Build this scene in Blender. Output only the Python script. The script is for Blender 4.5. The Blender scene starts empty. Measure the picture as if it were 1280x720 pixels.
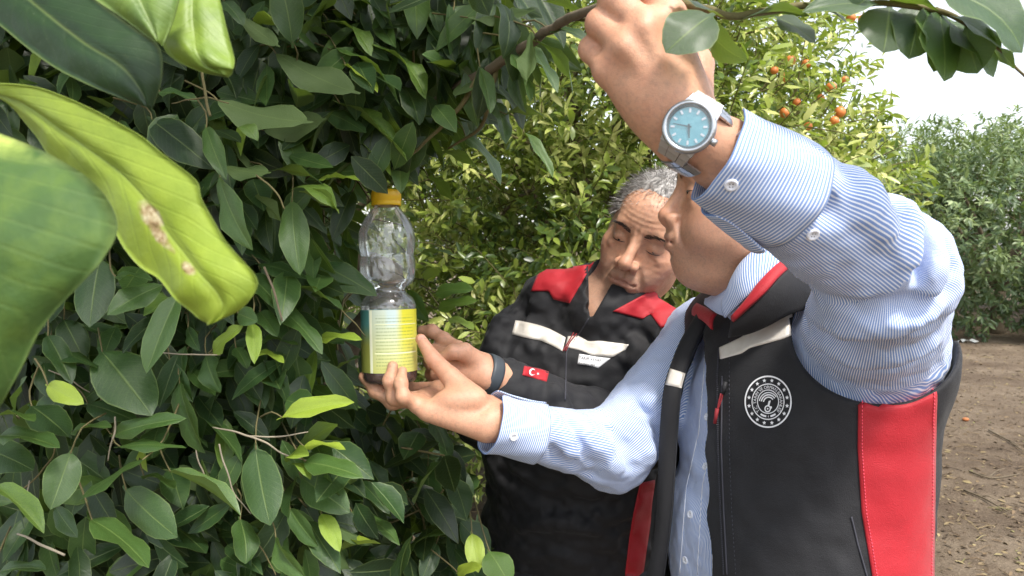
import bpy, bmesh, math, random
import numpy as np
from mathutils import Vector, Matrix
from mathutils.bvhtree import BVHTree
rng = np.random.default_rng(7)
random.seed(7)
SC = bpy.context.scene
COL = SC.collection

# ------------------------------------------------------------------ camera
F_PX = 950.0
PITCH = math.atan(60 / F_PX)
CAM = np.array([0.0, 0.0, 1.5])
FWD = np.array([0, math.cos(PITCH), -math.sin(PITCH)])
UPC = np.array([0, math.sin(PITCH), math.cos(PITCH)])
RGT = np.array([1.0, 0, 0])
cd = bpy.data.cameras.new('camera')
cd.sensor_width = 36.0
cd.lens = F_PX / 1280 * 36.0
cd.clip_start = 0.02
cd.clip_end = 500
cd.dof.use_dof = True
cd.dof.focus_distance = 1.08
cd.dof.aperture_fstop = 14.0
cam = bpy.data.objects.new('camera', cd)
COL.objects.link(cam)
cam.location = CAM
cam.rotation_euler = (math.pi / 2 - PITCH, 0, 0)
SC.camera = cam

# ------------------------------------------------------------------ sky, sun, exposure
SUN_EL, SUN_AZ = math.radians(58), math.radians(150)    # azimuth from +Y towards +X
W = bpy.data.worlds.new('World')
SC.world = W
W.use_nodes = True
nt = W.node_tree
bg = nt.nodes['Background']
sky = nt.nodes.new('ShaderNodeTexSky')
sky.sky_type = 'NISHITA'
sky.sun_disc = False
sky.sun_elevation = SUN_EL
sky.sun_rotation = SUN_AZ
sky.air_density = 1.0
sky.dust_density = 2.0
sky.ozone_density = 1.0
hsv = nt.nodes.new('ShaderNodeHueSaturation')
hsv.inputs['Saturation'].default_value = 0.35
nt.links.new(sky.outputs[0], hsv.inputs['Color'])
nt.links.new(hsv.outputs[0], bg.inputs['Color'])
bg.inputs['Strength'].default_value = 0.15
sd = bpy.data.lights.new('sun', 'SUN')
sd.energy = 1.8
sd.angle = math.radians(10)
sd.color = (1.0, 0.95, 0.86)
sun = bpy.data.objects.new('sun', sd)
COL.objects.link(sun)
sdir = Vector((math.sin(SUN_AZ) * math.cos(SUN_EL), math.cos(SUN_AZ) * math.cos(SUN_EL), math.sin(SUN_EL)))
sun.rotation_euler = sdir.to_track_quat('Z', 'Y').to_euler()
SC.view_settings.view_transform = 'Standard'
SC.view_settings.look = 'None'
SC.view_settings.gamma = 1.0
SC.view_settings.use_curve_mapping = False
SC.view_settings.exposure = 1.4
SC.render.engine = 'CYCLES'
SC.cycles.max_bounces = 8
SC.cycles.transparent_max_bounces = 16
SC.cycles.sample_clamp_indirect = 6.0


# ------------------------------------------------------------------ small helpers
def P(px, py, d):
    """world point seen at photo pixel (px, py) at a depth of d metres"""
    return CAM + d * (FWD + (px - 640) / F_PX * RGT + (360 - py) / F_PX * UPC)


def ray(px, py):
    r = FWD + (px - 640) / F_PX * RGT + (360 - py) / F_PX * UPC
    return r / np.linalg.norm(r)


def V(*a):
    return np.array(a, float)


def nrm(v):
    v = np.asarray(v, float)
    return v / (np.linalg.norm(v) + 1e-12)


def hexc(s, k=1.0):
    s = s.lstrip('#')
    c = [int(s[i:i + 2], 16) / 255 for i in (0, 2, 4)]
    return tuple(k * (x / 12.92 if x <= 0.04045 else ((x + 0.055) / 1.055) ** 2.4) for x in c) + (1.0,)


def mesh_obj(name, verts, faces, mat=None, parent=None, smooth=True, mats=None, midx=None):
    me = bpy.data.meshes.new(name)
    verts = np.asarray(verts, np.float32)
    if isinstance(faces, np.ndarray):
        n, k = faces.shape
        me.vertices.add(len(verts))
        me.vertices.foreach_set('co', verts.ravel())
        me.loops.add(n * k)
        me.loops.foreach_set('vertex_index', faces.astype(np.int32).ravel())
        me.polygons.add(n)
        me.polygons.foreach_set('loop_start', np.arange(0, n * k, k, dtype=np.int32))
        me.update(calc_edges=True)
        me.validate()
    else:
        me.from_pydata([tuple(map(float, v)) for v in verts], [], faces)
    if mats:
        for m in mats:
            me.materials.append(m)
        if midx is not None:
            me.polygons.foreach_set('material_index', np.asarray(midx, np.int32))
    elif mat:
        me.materials.append(mat)
    if smooth:
        me.polygons.foreach_set('use_smooth', np.ones(len(me.polygons), bool))
    me.update()
    o = bpy.data.objects.new(name, me)
    COL.objects.link(o)
    if parent:
        o.parent = parent
    return o


def attr(o, name, vals):
    a = o.data.attributes.new(name, 'FLOAT', 'POINT')
    a.data.foreach_set('value', np.asarray(vals, np.float32))


def empty(name, loc=(0, 0, 0), label=None, cat=None, group=None):
    o = bpy.data.objects.new(name, None)
    o.empty_display_size = 0.1
    COL.objects.link(o)
    o.location = loc
    tag(o, label, cat, group)
    return o


def tag(o, label=None, cat=None, group=None, kind=None):
    if label:
        o['label'] = label
    if cat:
        o['category'] = cat
    if group:
        o['group'] = group
    if kind:
        o['kind'] = kind
    return o


def reparent(o, parent):
    """parent without moving the world-space mesh"""
    o.parent = parent
    o.matrix_parent_inverse = Matrix.Translation(parent.location).inverted()


# ------------------------------------------------------------------ node materials
class NM:
    def __init__(s, name):
        s.m = bpy.data.materials.new(name)
        s.m.use_nodes = True
        s.t = s.m.node_tree
        s.b = s.t.nodes['Principled BSDF']
        s.out = s.t.nodes['Material Output']

    def n(s, kind, ins=None, **kw):
        nd = s.t.nodes.new('ShaderNode' + kind)
        for k, v in kw.items():
            setattr(nd, k, v)
        if ins:
            for k, v in ins.items():
                s.put(nd.inputs[k], v)
        return nd

    def put(s, sock, v):
        if hasattr(v, 'is_output'):
            s.t.links.new(v, sock)
        elif hasattr(v, 'outputs'):
            s.t.links.new(v.outputs[0], sock)
        else:
            sock.default_value = v

    def math(s, op, a, b=0.0, c=None, clamp=False):
        nd = s.n('Math', operation=op, use_clamp=clamp)
        s.put(nd.inputs[0], a)
        s.put(nd.inputs[1], b)
        if c is not None:
            s.put(nd.inputs[2], c)
        return nd.outputs[0]

    def mix(s, f, a, b, mode='MIX'):
        nd = s.n('Mix', data_type='RGBA', blend_type=mode)
        s.put(nd.inputs[0], f)
        s.put(nd.inputs[6], a)
        s.put(nd.inputs[7], b)
        return nd.outputs[2]

    def at(s, name):
        return s.n('Attribute', attribute_name=name).outputs['Fac']

    def noise(s, scale, detail=3, rough=0.55, vec=None, out=0):
        nd = s.n('TexNoise')
        nd.inputs['Scale'].default_value = scale
        nd.inputs['Detail'].default_value = detail
        nd.inputs['Roughness'].default_value = rough
        if vec is not None:
            s.put(nd.inputs['Vector'], vec)
        else:
            s.put(nd.inputs['Vector'], s.n('TexCoord').outputs['Object'])
        return nd.outputs[out]

    def ramp(s, f, stops):
        nd = s.n('ValToRGB')
        e = nd.color_ramp.elements
        while len(e) < len(stops):
            e.new(0.5)
        for el, (p, c) in zip(e, stops):
            el.position = p
            el.color = c if len(c) == 4 else tuple(c) + (1,)
        s.put(nd.inputs[0], f)
        return nd.outputs[0]

    def bump(s, h, strength=0.3, dist=0.002, base=None):
        nd = s.n('Bump')
        nd.inputs['Strength'].default_value = strength
        nd.inputs['Distance'].default_value = dist
        s.put(nd.inputs['Height'], h)
        if base is not None:
            s.put(nd.inputs['Normal'], base)
        s.put(s.b.inputs['Normal'], nd)
        return nd.outputs[0]

    def set(s, **kw):
        for k, v in kw.items():
            s.put(s.b.inputs[k.replace('_', ' ')], v)
        return s


# ------------------------------------------------------------------ noise in numpy
def _hash(i, j, k, seed):
    n = (i * 374761393 + j * 668265263 + k * 2147483647 + seed * 1274126177) & 0xFFFFFFFF
    n = ((n ^ (n >> 13)) * 1274126177) & 0xFFFFFFFF
    n = n ^ (n >> 16)
    return (n & 0xFFFFFF) / float(0xFFFFFF)


def vnoise(p, seed=0):
    p = np.asarray(p, float)
    f = np.floor(p)
    i = f.astype(np.int64)
    t = p - f
    t = t * t * t * (t * (t * 6 - 15) + 10)
    r = 0
    for a in (0, 1):
        wa = t[..., 0] if a else 1 - t[..., 0]
        for b in (0, 1):
            wb = t[..., 1] if b else 1 - t[..., 1]
            for c in (0, 1):
                wc = t[..., 2] if c else 1 - t[..., 2]
                r = r + wa * wb * wc * _hash(i[..., 0] + a, i[..., 1] + b, i[..., 2] + c, seed)
    return r * 2 - 1


# ------------------------------------------------------------------ signed distance modelling
def smin(a, b, k):
    if k <= 1e-6:
        return np.minimum(a, b)
    h = np.clip(0.5 + 0.5 * (b - a) / k, 0, 1)
    return b + (a - b) * h - k * h * (1 - h)


def f_cone(a, b, ra, rb):
    a, b = np.asarray(a, float), np.asarray(b, float)
    ba = b - a
    L2 = ba @ ba + 1e-12

    def f(p):
        t = np.clip((p - a) @ ba / L2, 0, 1)
        q = p - a - t[..., None] * ba
        return np.sqrt((q * q).sum(-1)) - (ra + (rb - ra) * t)
    return f, (a + b) / 2, np.linalg.norm(ba) / 2 + max(ra, rb)


def f_ell(c, r, R=None):
    c, r = np.asarray(c, float), np.asarray(r, float)

    def f(p):
        q = p - c
        if R is not None:
            q = q @ R            # columns of R are the ellipsoid's axes
        k0 = np.sqrt(((q / r) ** 2).sum(-1)) + 1e-9
        k1 = np.sqrt(((q / (r * r)) ** 2).sum(-1)) + 1e-9
        return k0 * (k0 - 1) / k1
    return f, c, r.max()


class Sdf:
    def __init__(s, ops=None):
        s.ops = list(ops) if ops else []

    def add(s, f, k=0.01, op='u'):
        s.ops.append((op, f[0], f[1], f[2], k))
        return s

    def cap(s, a, b, ra, rb=None, k=0.01, op='u'):
        return s.add(f_cone(a, b, ra, ra if rb is None else rb), k, op)

    def ell(s, c, r, R=None, k=0.01, op='u'):
        return s.add(f_ell(c, r, R), k, op)

    def sph(s, c, r, k=0.01, op='u'):
        return s.add(f_ell(c, (r, r, r)), k, op)

    def chain(s, pts, rs, k=0.006):
        for i in range(len(pts) - 1):
            s.cap(pts[i], pts[i + 1], rs[i], rs[i + 1], k)
        return s

    def fn(s, f, c=None, r=1e9):
        """d = f(d, p) within a sphere"""
        s.ops.append(('f', f, np.zeros(3) if c is None else np.asarray(c, float), r, 0))
        return s

    def ev(s, p, centers=None, brad=0.0, margin=0.03):
        """p (M, n, 3)"""
        M = p.shape[0]
        d = np.full(p.shape[:-1], 0.5)
        if centers is None:
            centers = p.mean(1)
            brad = np.sqrt(((p - centers[:, None]) ** 2).sum(-1)).max() if p.shape[1] > 1 else 0
        for op, f, c, r, k in s.ops:
            if r > 1e8:
                m = slice(None)
            else:
                m = np.sqrt(((centers - c) ** 2).sum(-1)) < r + brad + margin + k
                if not m.any():
                    continue
            if op == 'u':
                d[m] = smin(d[m], f(p[m]), k)
            elif op == 's':
                d[m] = -smin(-d[m], f(p[m]), k)
            else:
                d[m] = f(d[m], p[m])
        return d

    def at(s, p):
        p = np.asarray(p, float)
        return s.ev(p.reshape(-1, 1, 3))[:, 0].reshape(p.shape[:-1])

    def bounds(s):
        lo = np.min([c - r for op, f, c, r, k in s.ops if op == 'u'], 0)
        hi = np.max([c + r for op, f, c, r, k in s.ops if op == 'u'], 0)
        return lo, hi

    def mesh(s, h, pad=0.03, newton=2):
        B = 8
        lo, hi = s.bounds()
        lo, hi = lo - pad, hi + pad
        nb = np.ceil((hi - lo) / (B * h)).astype(int)
        bl = np.stack(np.meshgrid(*[np.arange(n) for n in nb], indexing='ij'), -1).reshape(-1, 3)
        cen = lo + (bl + 0.5) * B * h
        d = s.ev(cen[:, None, :], cen, 0.0, margin=B * h * 2)[:, 0]
        m = np.abs(d) < B * h * 1.25
        bl, cen = bl[m], cen[m]
        off = np.stack(np.meshgrid(*[np.arange(B + 1)] * 3, indexing='ij'), -1).reshape(-1, 3)
        vals = np.empty((len(bl), (B + 1) ** 3), np.float32)
        for c0 in range(0, len(bl), 600):
            sl = slice(c0, c0 + 600)
            pts = lo + (bl[sl, None, :] * B + off[None]) * h
            vals[sl] = s.ev(pts, cen[sl], B * h * 0.87)
        v = vals.reshape(-1, B + 1, B + 1, B + 1)
        ins = v < 0
        cs = [(a, b, c) for a in (0, 1) for b in (0, 1) for c in (0, 1)]
        cnt = sum(ins[:, a:a + B, b:b + B, c:c + B].astype(np.int8) for a, b, c in cs)
        mi, i, j, k = np.nonzero((cnt > 0) & (cnt < 8))
        cv = {t: v[mi, i + t[0], j + t[1], k + t[2]] for t in cs}
        acc = np.zeros((len(mi), 3))
        n = np.zeros(len(mi))
        for t in cs:
            for ax in range(3):
                if t[ax] == 0:
                    u = list(t)
                    u[ax] = 1
                    a, b = cv[t], cv[tuple(u)]
                    x = (a < 0) != (b < 0)
                    tt = np.where(x, a / np.where(x, a - b, 1), 0)
                    q = np.array(t, float)[None].repeat(len(mi), 0)
                    q[:, ax] += tt
                    acc += q * x[:, None]
                    n += x
        g = bl[mi] * B + np.stack([i, j, k], -1)
        verts = lo + (g + acc / n[:, None]) * h
        NY, NZ = nb[1] * B + 2, nb[2] * B + 2

        def gid(q):
            return (q[..., 0].astype(np.int64) * NY + q[..., 1]) * NZ + q[..., 2]
        ids = gid(g)
        order = np.argsort(ids)
        ids, verts = ids[order], verts[order]
        faces = []
        for ax in range(3):
            b_ax, c_ax = (ax + 1) % 3, (ax + 2) % 3
            sl0 = [slice(None)] + [slice(0, B)] * 3
            sl1 = list(sl0)
            sl1[ax + 1] = slice(1, B + 1)
            A, Bv = ins[tuple(sl0)], ins[tuple(sl1)]
            mm, x, y, z = np.nonzero(A != Bv)
            flip = A[mm, x, y, z]
            q = bl[mm] * B + np.stack([x, y, z], -1)
            quad = []
            for db, dc in ((-1, -1), (0, -1), (0, 0), (-1, 0)):
                w = q.copy()
                w[:, b_ax] += db
                w[:, c_ax] += dc
                quad.append(gid(w))
            quad = np.stack(quad, -1)
            pos = np.clip(np.searchsorted(ids, quad), 0, len(ids) - 1)
            ok = (ids[pos] == quad).all(-1)
            pos, flip = pos[ok], flip[ok]
            pos[~flip] = pos[~flip][:, ::-1]
            faces.append(pos)
        faces = np.concatenate(faces)
        for _ in range(newton):
            verts = s.project(verts, h)
        return verts, faces

    def grad(s, p, e=0.0008):
        r = 0
        for t in ((1, -1, -1), (-1, -1, 1), (-1, 1, -1), (1, 1, 1)):
            t = np.array(t, float)
            r = r + t * s.at(p + t * e)[..., None]
        return r / np.maximum(np.linalg.norm(r, axis=-1, keepdims=True), 1e-9)

    def project(s, p, h):
        d = s.at(p)
        g = s.grad(p)
        return p - g * np.clip(d, -h * 0.7, h * 0.7)[..., None]


def mesh_normals(v, f):
    n = np.zeros_like(v)
    fn = np.cross(v[f[:, 2]] - v[f[:, 0]], v[f[:, 3]] - v[f[:, 1]])
    for k in range(4):
        np.add.at(n, f[:, k], fn)
    return n / np.maximum(np.linalg.norm(n, axis=1, keepdims=True), 1e-12)


def bvh_of(verts, faces):
    return BVHTree.FromPolygons([tuple(v) for v in verts], [tuple(f) for f in faces.tolist()])


def hitpx(bvh, px, py):
    h = bvh.ray_cast(Vector(CAM), Vector(ray(px, py)))
    return (np.array(h[0]), np.array(h[1])) if h[0] is not None else (None, None)


def resample(pl, n):
    pl = np.asarray(pl, float)
    seg = np.linalg.norm(np.diff(pl, axis=0), axis=1)
    s = np.concatenate([[0], np.cumsum(seg)])
    t = np.linspace(0, s[-1], n)
    return np.stack([np.interp(t, s, pl[:, k]) for k in range(pl.shape[1])], -1)


def grid_faces(n, m, off=0):
    return [(off + i * m + j, off + i * m + j + 1, off + (i + 1) * m + j + 1, off + (i + 1) * m + j)
            for i in range(n - 1) for j in range(m - 1)]


def patch_px(name, A, B, bvh, mat, parent=None, n=24, m=8, off=0.0016, edge=0.0014, sag=0.0):
    """a sewn-on piece between two outlines A and B (photo pixels) laid on the surface under it, its rim turned in"""
    a, b = resample(A, n), resample(B, n)
    g = np.zeros((n + 2, m + 2, 3))
    ok = np.zeros((n, m), bool)
    cur = np.zeros((n, m, 3))
    nor = np.zeros((n, m, 3))
    for i in range(n):
        for j in range(m):
            q = a[i] + (b[i] - a[i]) * j / (m - 1)
            q = q + np.array([0, sag * math.sin(math.pi * j / (m - 1)) * (1 - i / (n - 1)) ** 4])
            h, nn = hitpx(bvh, q[0], q[1])
            if h is not None:
                if nn @ ray(q[0], q[1]) > 0:
                    nn = -nn
                cur[i, j], nor[i, j], ok[i, j] = h, nn, True
    if not ok.any():
        return None
    idx = np.argwhere(ok)
    for i in range(n):
        for j in range(m):
            if not ok[i, j]:
                w = idx[np.argmin(((idx - (i, j)) ** 2).sum(1))]
                cur[i, j], nor[i, j] = cur[tuple(w)], nor[tuple(w)]
    for _ in range(2):
        nn = nor.copy()
        nn[1:] += nor[:-1]; nn[:-1] += nor[1:]; nn[:, 1:] += nor[:, :-1]; nn[:, :-1] += nor[:, 1:]
        nor = nn / np.linalg.norm(nn, axis=-1, keepdims=True)
    g[1:-1, 1:-1] = cur + nor * off
    inn = cur - nor * edge
    g[0, 1:-1], g[-1, 1:-1], g[1:-1, 0], g[1:-1, -1] = inn[0], inn[-1], inn[:, 0], inn[:, -1]
    g[0, 0], g[0, -1], g[-1, 0], g[-1, -1] = inn[0, 0], inn[0, -1], inn[-1, 0], inn[-1, -1]
    o = mesh_obj(name, g.reshape(-1, 3), grid_faces(n + 2, m + 2), mat, None)
    uu, vv = np.meshgrid(np.linspace(0, 1, n + 2), np.linspace(0, 1, m + 2), indexing='ij')
    attr(o, 'u', uu.ravel())
    attr(o, 'v', vv.ravel())
    if parent:
        o.parent = parent
    return o


def tube(pts, rs, sides=8, closed_end=True):
    pts = np.asarray(pts, float)
    n = len(pts)
    rs = np.broadcast_to(np.asarray(rs, float), (n,)) if np.ndim(rs) < 1 or len(np.atleast_1d(rs)) == n else np.interp(np.linspace(0, 1, n), np.linspace(0, 1, len(rs)), rs)
    tg = np.gradient(pts, axis=0)
    up = V(0, 0, 1) if abs(nrm(tg[0])[2]) < 0.9 else V(1, 0, 0)
    vs, x = [], None
    for i in range(n):
        t = nrm(tg[i])
        x = nrm(np.cross(up, t)) if x is None else nrm(x - t * (x @ t))
        y = np.cross(t, x)
        for k in range(sides):
            a = 2 * math.pi * k / sides
            vs.append(pts[i] + rs[i] * (math.cos(a) * x + math.sin(a) * y))
    fs = [(i * sides + k, i * sides + (k + 1) % sides, (i + 1) * sides + (k + 1) % sides, (i + 1) * sides + k)
          for i in range(n - 1) for k in range(sides)]
    if closed_end:
        fs.append(tuple(range(sides))[::-1])
        fs.append(tuple((n - 1) * sides + k for k in range(sides)))
    return vs, fs


def spline(pts, n):
    """Catmull-Rom through pts"""
    p = np.asarray(pts, float)
    p = np.vstack([2 * p[0] - p[1], p, 2 * p[-1] - p[-2]])
    out = []
    ns = len(p) - 3
    for t in np.linspace(0, ns - 1e-6, n):
        i = int(t)
        u = t - i
        a, b, c, d = p[i:i + 4]
        out.append(0.5 * ((2 * b) + (-a + c) * u + (2 * a - 5 * b + 4 * c - d) * u * u + (-a + 3 * b - 3 * c + d) * u ** 3))
    return np.array(out)


class MB:
    """collects pieces into one mesh"""
    def __init__(s):
        s.v, s.f, s.a = [], [], {}

    def add(s, vs, fs, **attrs):
        o = len(s.v)
        s.v.extend(vs)
        s.f.extend(tuple(o + i for i in f) for f in fs)
        for k, val in attrs.items():
            s.a.setdefault(k, [0.0] * o).extend(np.broadcast_to(val, (len(vs),)).tolist())
        return s

    def build(s, name, mat, parent=None, smooth=True):
        o = mesh_obj(name, s.v, s.f, mat, parent, smooth)
        for k, val in s.a.items():
            attr(o, k, val)
        return o
# ====================================================================== ground
def ground_h(x, y):
    p = np.stack([x, y, np.zeros_like(x)], -1)
    return .022 * vnoise(p * .9, 61) + .012 * vnoise(p * 2.7, 62) + .007 * vnoise(p * 8, 63)


gx = np.concatenate([np.linspace(-60, -5, 26)[:-1], np.linspace(-5, 9, 200), np.linspace(9, 60, 26)[1:]])
gy = np.concatenate([np.linspace(-30, 0, 16)[:-1], np.linspace(0, 14, 200), np.linspace(14, 130, 40)[1:]])
X, Y = np.meshgrid(gx, gy, indexing='ij')
M_SOIL = NM('orchard_soil')
_n1, _n2, _n3 = M_SOIL.noise(1.3, 5, .6), M_SOIL.noise(9, 6, .65), M_SOIL.noise(70, 5, .7)
_c = M_SOIL.ramp(_n1, [(.3, hexc('#54463a')), (.5, hexc('#6c5e4f')), (.72, hexc('#827463'))])
_c = M_SOIL.mix(M_SOIL.math('MULTIPLY_ADD', _n2, 2.6, -1.25, clamp=True), _c, hexc('#4f4032'))
_c = M_SOIL.mix(M_SOIL.math('MULTIPLY_ADD', _n3, 3.0, -1.6, clamp=True), _c, hexc('#978770'))
M_SOIL.set(Base_Color=_c, Roughness=0.95, Specular_IOR_Level=0.2)
M_SOIL.bump(M_SOIL.math('ADD', M_SOIL.math('MULTIPLY', _n2, 1.4), M_SOIL.math('MULTIPLY', _n3, .6)), 0.9, 0.03)
M_SOIL = M_SOIL.m
gf = np.array(grid_faces(len(gx), len(gy)))
g = mesh_obj('ground', np.stack([X, Y, ground_h(X, Y)], -1).reshape(-1, 3), gf, M_SOIL)
tag(g, kind='structure')


# ====================================================================== leaf materials
def leaf_mat(name, stops, under, obj=False, trans=.28, rough=.33, vein=True, coat=.16, spots=False, yellow=None, sidev=.10):
    m = NM(name)
    if obj:
        oi = m.n('ObjectInfo')
        sp = m.n('SeparateColor', {0: oi.outputs['Color']})
        tint = sp.outputs[0]
    else:
        tint = m.at('tint')
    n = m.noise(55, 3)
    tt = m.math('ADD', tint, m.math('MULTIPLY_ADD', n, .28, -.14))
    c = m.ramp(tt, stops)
    if vein:
        u = m.math('ABSOLUTE', m.at('u'))
        v = m.at('v')
        rib = m.math('SUBTRACT', 1.0, m.math('MULTIPLY', u, 16.0), clamp=True)
        sv = m.math('SINE', m.math('MULTIPLY', m.math('SUBTRACT', v, m.math('MULTIPLY', u, .22)), 78.0))
        side = m.math('MULTIPLY_ADD', sv, 3.0, -2.3, clamp=True)
        edge = m.math('MULTIPLY_ADD', u, 12.0, -11.1, clamp=True)
        lighter = m.mix(.55, c, hexc('#a9bd6a'))
        c = m.mix(m.math('MULTIPLY', rib, .5), c, lighter)
        c = m.mix(m.math('MULTIPLY', side, sidev), c, lighter)
        c = m.mix(m.math('MULTIPLY', edge, .55), c, lighter)
        c = m.mix(m.math('MULTIPLY_ADD', m.noise(320, 3, .7), 3.0, -1.95, clamp=True), c, hexc('#8f9a72'))
        c = m.mix(m.math('MULTIPLY_ADD', m.noise(85, 4, .7), 3.5, -2.45, clamp=True), c, hexc('#6b6a3a'))
        m.bump(m.math('ADD', m.math('MULTIPLY', m.math('ADD', rib, m.math('MULTIPLY', side, .35)), -.6), m.math('MULTIPLY', m.noise(130, 3), .8)), .4, .0018)
    if spots:
        # pale mottling of the old leaf near its base
        q = m.math('MULTIPLY', m.math('MULTIPLY_ADD', m.noise(38, 4, .6), 5, -2.2, clamp=True), m.math('MULTIPLY_ADD', m.math('ADD', m.math('MULTIPLY', m.at('u'), .35), m.math('MULTIPLY', m.at('v'), 2.8)), -3.4, 1.75, clamp=True))
        c = m.mix(q, c, hexc('#b9c968'))
    if yellow:
        # brown scars along the curled leaf
        for (v0, u0, rv, ru) in yellow:
            dv = m.math('DIVIDE', m.math('SUBTRACT', m.at('v'), v0), rv)
            du = m.math('DIVIDE', m.math('SUBTRACT', m.at('u'), u0), ru)
            d2 = m.math('ADD', m.math('MULTIPLY', dv, dv), m.math('MULTIPLY', du, du))
            q = m.math('SUBTRACT', m.math('MULTIPLY_ADD', m.noise(95, 4, .7), 2.6, .1), d2, clamp=True)
            c = m.mix(q, c, m.ramp(m.noise(180, 3), [(.35, hexc('#6f5232')), (.5, hexc('#b39a74')), (.65, hexc('#d8cdaa'))]))
    bf = m.n('NewGeometry').outputs['Backfacing']
    cu = m.mix(.62, c, under)
    col = m.mix(bf, c, cu)
    m.set(Base_Color=col, Roughness=m.math('MULTIPLY_ADD', bf, .25, rough), Specular_IOR_Level=0.5, Coat_Weight=m.math('MULTIPLY_ADD', bf, -coat, coat), Coat_Roughness=.28)
    tr = m.n('BsdfTranslucent', {'Color': m.mix(.45, c, hexc('#9dbb2a'))})
    mx = m.n('MixShader', {0: trans, 1: m.b.outputs[0], 2: tr.outputs[0]})
    m.t.links.new(mx.outputs[0], m.out.inputs[0])
    return m.m


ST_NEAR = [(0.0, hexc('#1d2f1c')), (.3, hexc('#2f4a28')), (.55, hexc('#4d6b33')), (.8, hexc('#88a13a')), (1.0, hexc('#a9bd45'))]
ST_BG = [(0.0, hexc('#2a3a1e')), (.35, hexc('#4d6330')), (.65, hexc('#94a348')), (1.0, hexc('#d9d68c'))]  # palest stops stand in for sunlit leaves under the soft sun
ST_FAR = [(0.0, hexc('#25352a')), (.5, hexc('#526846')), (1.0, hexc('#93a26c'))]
M_LEAF = leaf_mat('citrus_leaf', ST_NEAR, hexc('#6b7f4c'), True)
M_LEAFD = leaf_mat('large_dark_leaf', ST_NEAR, hexc('#5d7048'), True, rough=.5, sidev=.04, coat=.06)
M_LEAFS = leaf_mat('citrus_leaf_inner', ST_NEAR, hexc('#5f7345'), False, rough=.42, vein=True, coat=.0)
M_LEAFB = leaf_mat('orange_tree_leaf', ST_BG, hexc('#8d9a5c'), True, .34, .34, vein=False)
M_LEAFBS = leaf_mat('orange_tree_foliage', ST_BG, hexc('#8d9a5c'), False, .34, .34, vein=False)
M_LEAFFS = leaf_mat('far_foliage', ST_FAR, hexc('#71805a'), False, .25, .5, vein=False)
M_LEAFF = leaf_mat('far_leaf', ST_FAR, hexc('#71805a'), True, .25, .5, vein=False)


def bark(name, a, b):
    m = NM(name)
    n = m.noise(60, 5, .65)
    m.set(Base_Color=m.mix(n, a, b), Roughness=.9)
    m.bump(n, .6, .004)
    return m.m


M_BARK = bark('citrus_bark', hexc('#4e4335'), hexc('#7a6d58'))
M_TWIGG = bark('green_twig_bark', hexc('#4a4a2c'), hexc('#7c7049'))
M_TWIGP = bark('dry_twig', hexc('#7d7362'), hexc('#aaa08c'))
M_ORANGE = NM('orange_peel')
_n = M_ORANGE.noise(25, 3)
M_ORANGE.set(Base_Color=M_ORANGE.mix(_n, hexc('#c9682c'), hexc('#d98a4c')), Roughness=.42)
M_ORANGE.bump(M_ORANGE.noise(500, 2), .3, .001)
M_ORANGE = M_ORANGE.m
M_GREENF = NM('green_fruit_peel')
_n = M_GREENF.noise(40, 3)
M_GREENF.set(Base_Color=M_GREENF.mix(_n, hexc('#5f7a2c'), hexc('#8aa040')), Roughness=.4)
M_GREENF.bump(M_GREENF.noise(600, 2), .3, .001)
M_GREENF = M_GREENF.m


# ---------------------------------------------------------------------- leaf shapes
def leaf_mesh(name, mat, fold=.3, bend=.4, twist=.2, wave=.06, wid=.24, rows=(-.10, 0, .06, .16, .30, .46, .62, .78, .91, 1.0), cols=7, seed=0):
    r = random.Random(seed)
    ph = r.random() * 6
    vs, us, vv = [], [], []
    cs = np.linspace(-1, 1, cols)
    pts = []
    for t in rows:
        if t < .001:
            w = .016 if t < 0 else .03
        else:
            w = wid * 1.06 * (t / .45) ** .62 * ((1 - t) / .55) ** .76 if t < .999 else 0.003
        # arc along the length with the chord kept on +Y
        a = bend * (t - .5)
        R = 1 / max(abs(bend), 1e-3)
        y = math.sin(a) * R if abs(bend) > 1e-3 else t - .5
        z = (math.cos(a) - math.cos(bend / 2)) * R * (1 if bend > 0 else -1) if abs(bend) > 1e-3 else 0
        sc = 2 * math.sin(abs(bend) / 2) * R if abs(bend) > 1e-3 else 1
        y, z = y / sc + .5, z / sc
        for c in cs:
            x = c * w * math.cos(fold * .8)
            h = abs(c) * w * math.sin(fold) - w * .25 * c * c
            h += wave * w * 2 * math.sin(t * 9 + ph + (1.4 if c > 0 else 0)) * c * c
            tw = twist * (t - .2)
            pts.append((x * math.cos(tw) - h * math.sin(tw), y, z + x * math.sin(tw) + h * math.cos(tw)))
            us.append(c)
            vv.append(t)
    me_o = mesh_obj(name, pts, np.array(grid_faces(len(rows), cols)), mat)
    attr(me_o, 'u', us)
    attr(me_o, 'v', vv)
    me = me_o.data
    bpy.data.objects.remove(me_o)
    return me


def leaf_frame(base, tip, normal, roll=0.0):
    y = nrm(tip - base)
    z = np.asarray(normal, float)
    z = nrm(z - y * (z @ y))
    x = np.cross(y, z)
    c, s = math.cos(roll), math.sin(roll)
    return x * c + z * s, y, z * c - x * s


def put_leaf(me, base, tip, wid, normal, roll, tint, parent, k=.24):
    L = float(np.linalg.norm(tip - base))
    x, y, z = leaf_frame(base, tip, normal, roll)
    o = bpy.data.objects.new('leaf', me)
    COL.objects.link(o)
    sx = wid / (2 * k)
    M = Matrix(((x[0] * sx, y[0] * L, z[0] * L, base[0]), (x[1] * sx, y[1] * L, z[1] * L, base[1]), (x[2] * sx, y[2] * L, z[2] * L, base[2]), (0, 0, 0, 1)))
    o.parent = parent
    o.matrix_parent_inverse = Matrix.Translation(parent.location).inverted()
    o.matrix_basis = M
    o.color = (tint, tint, tint, 1)
    return o


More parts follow.
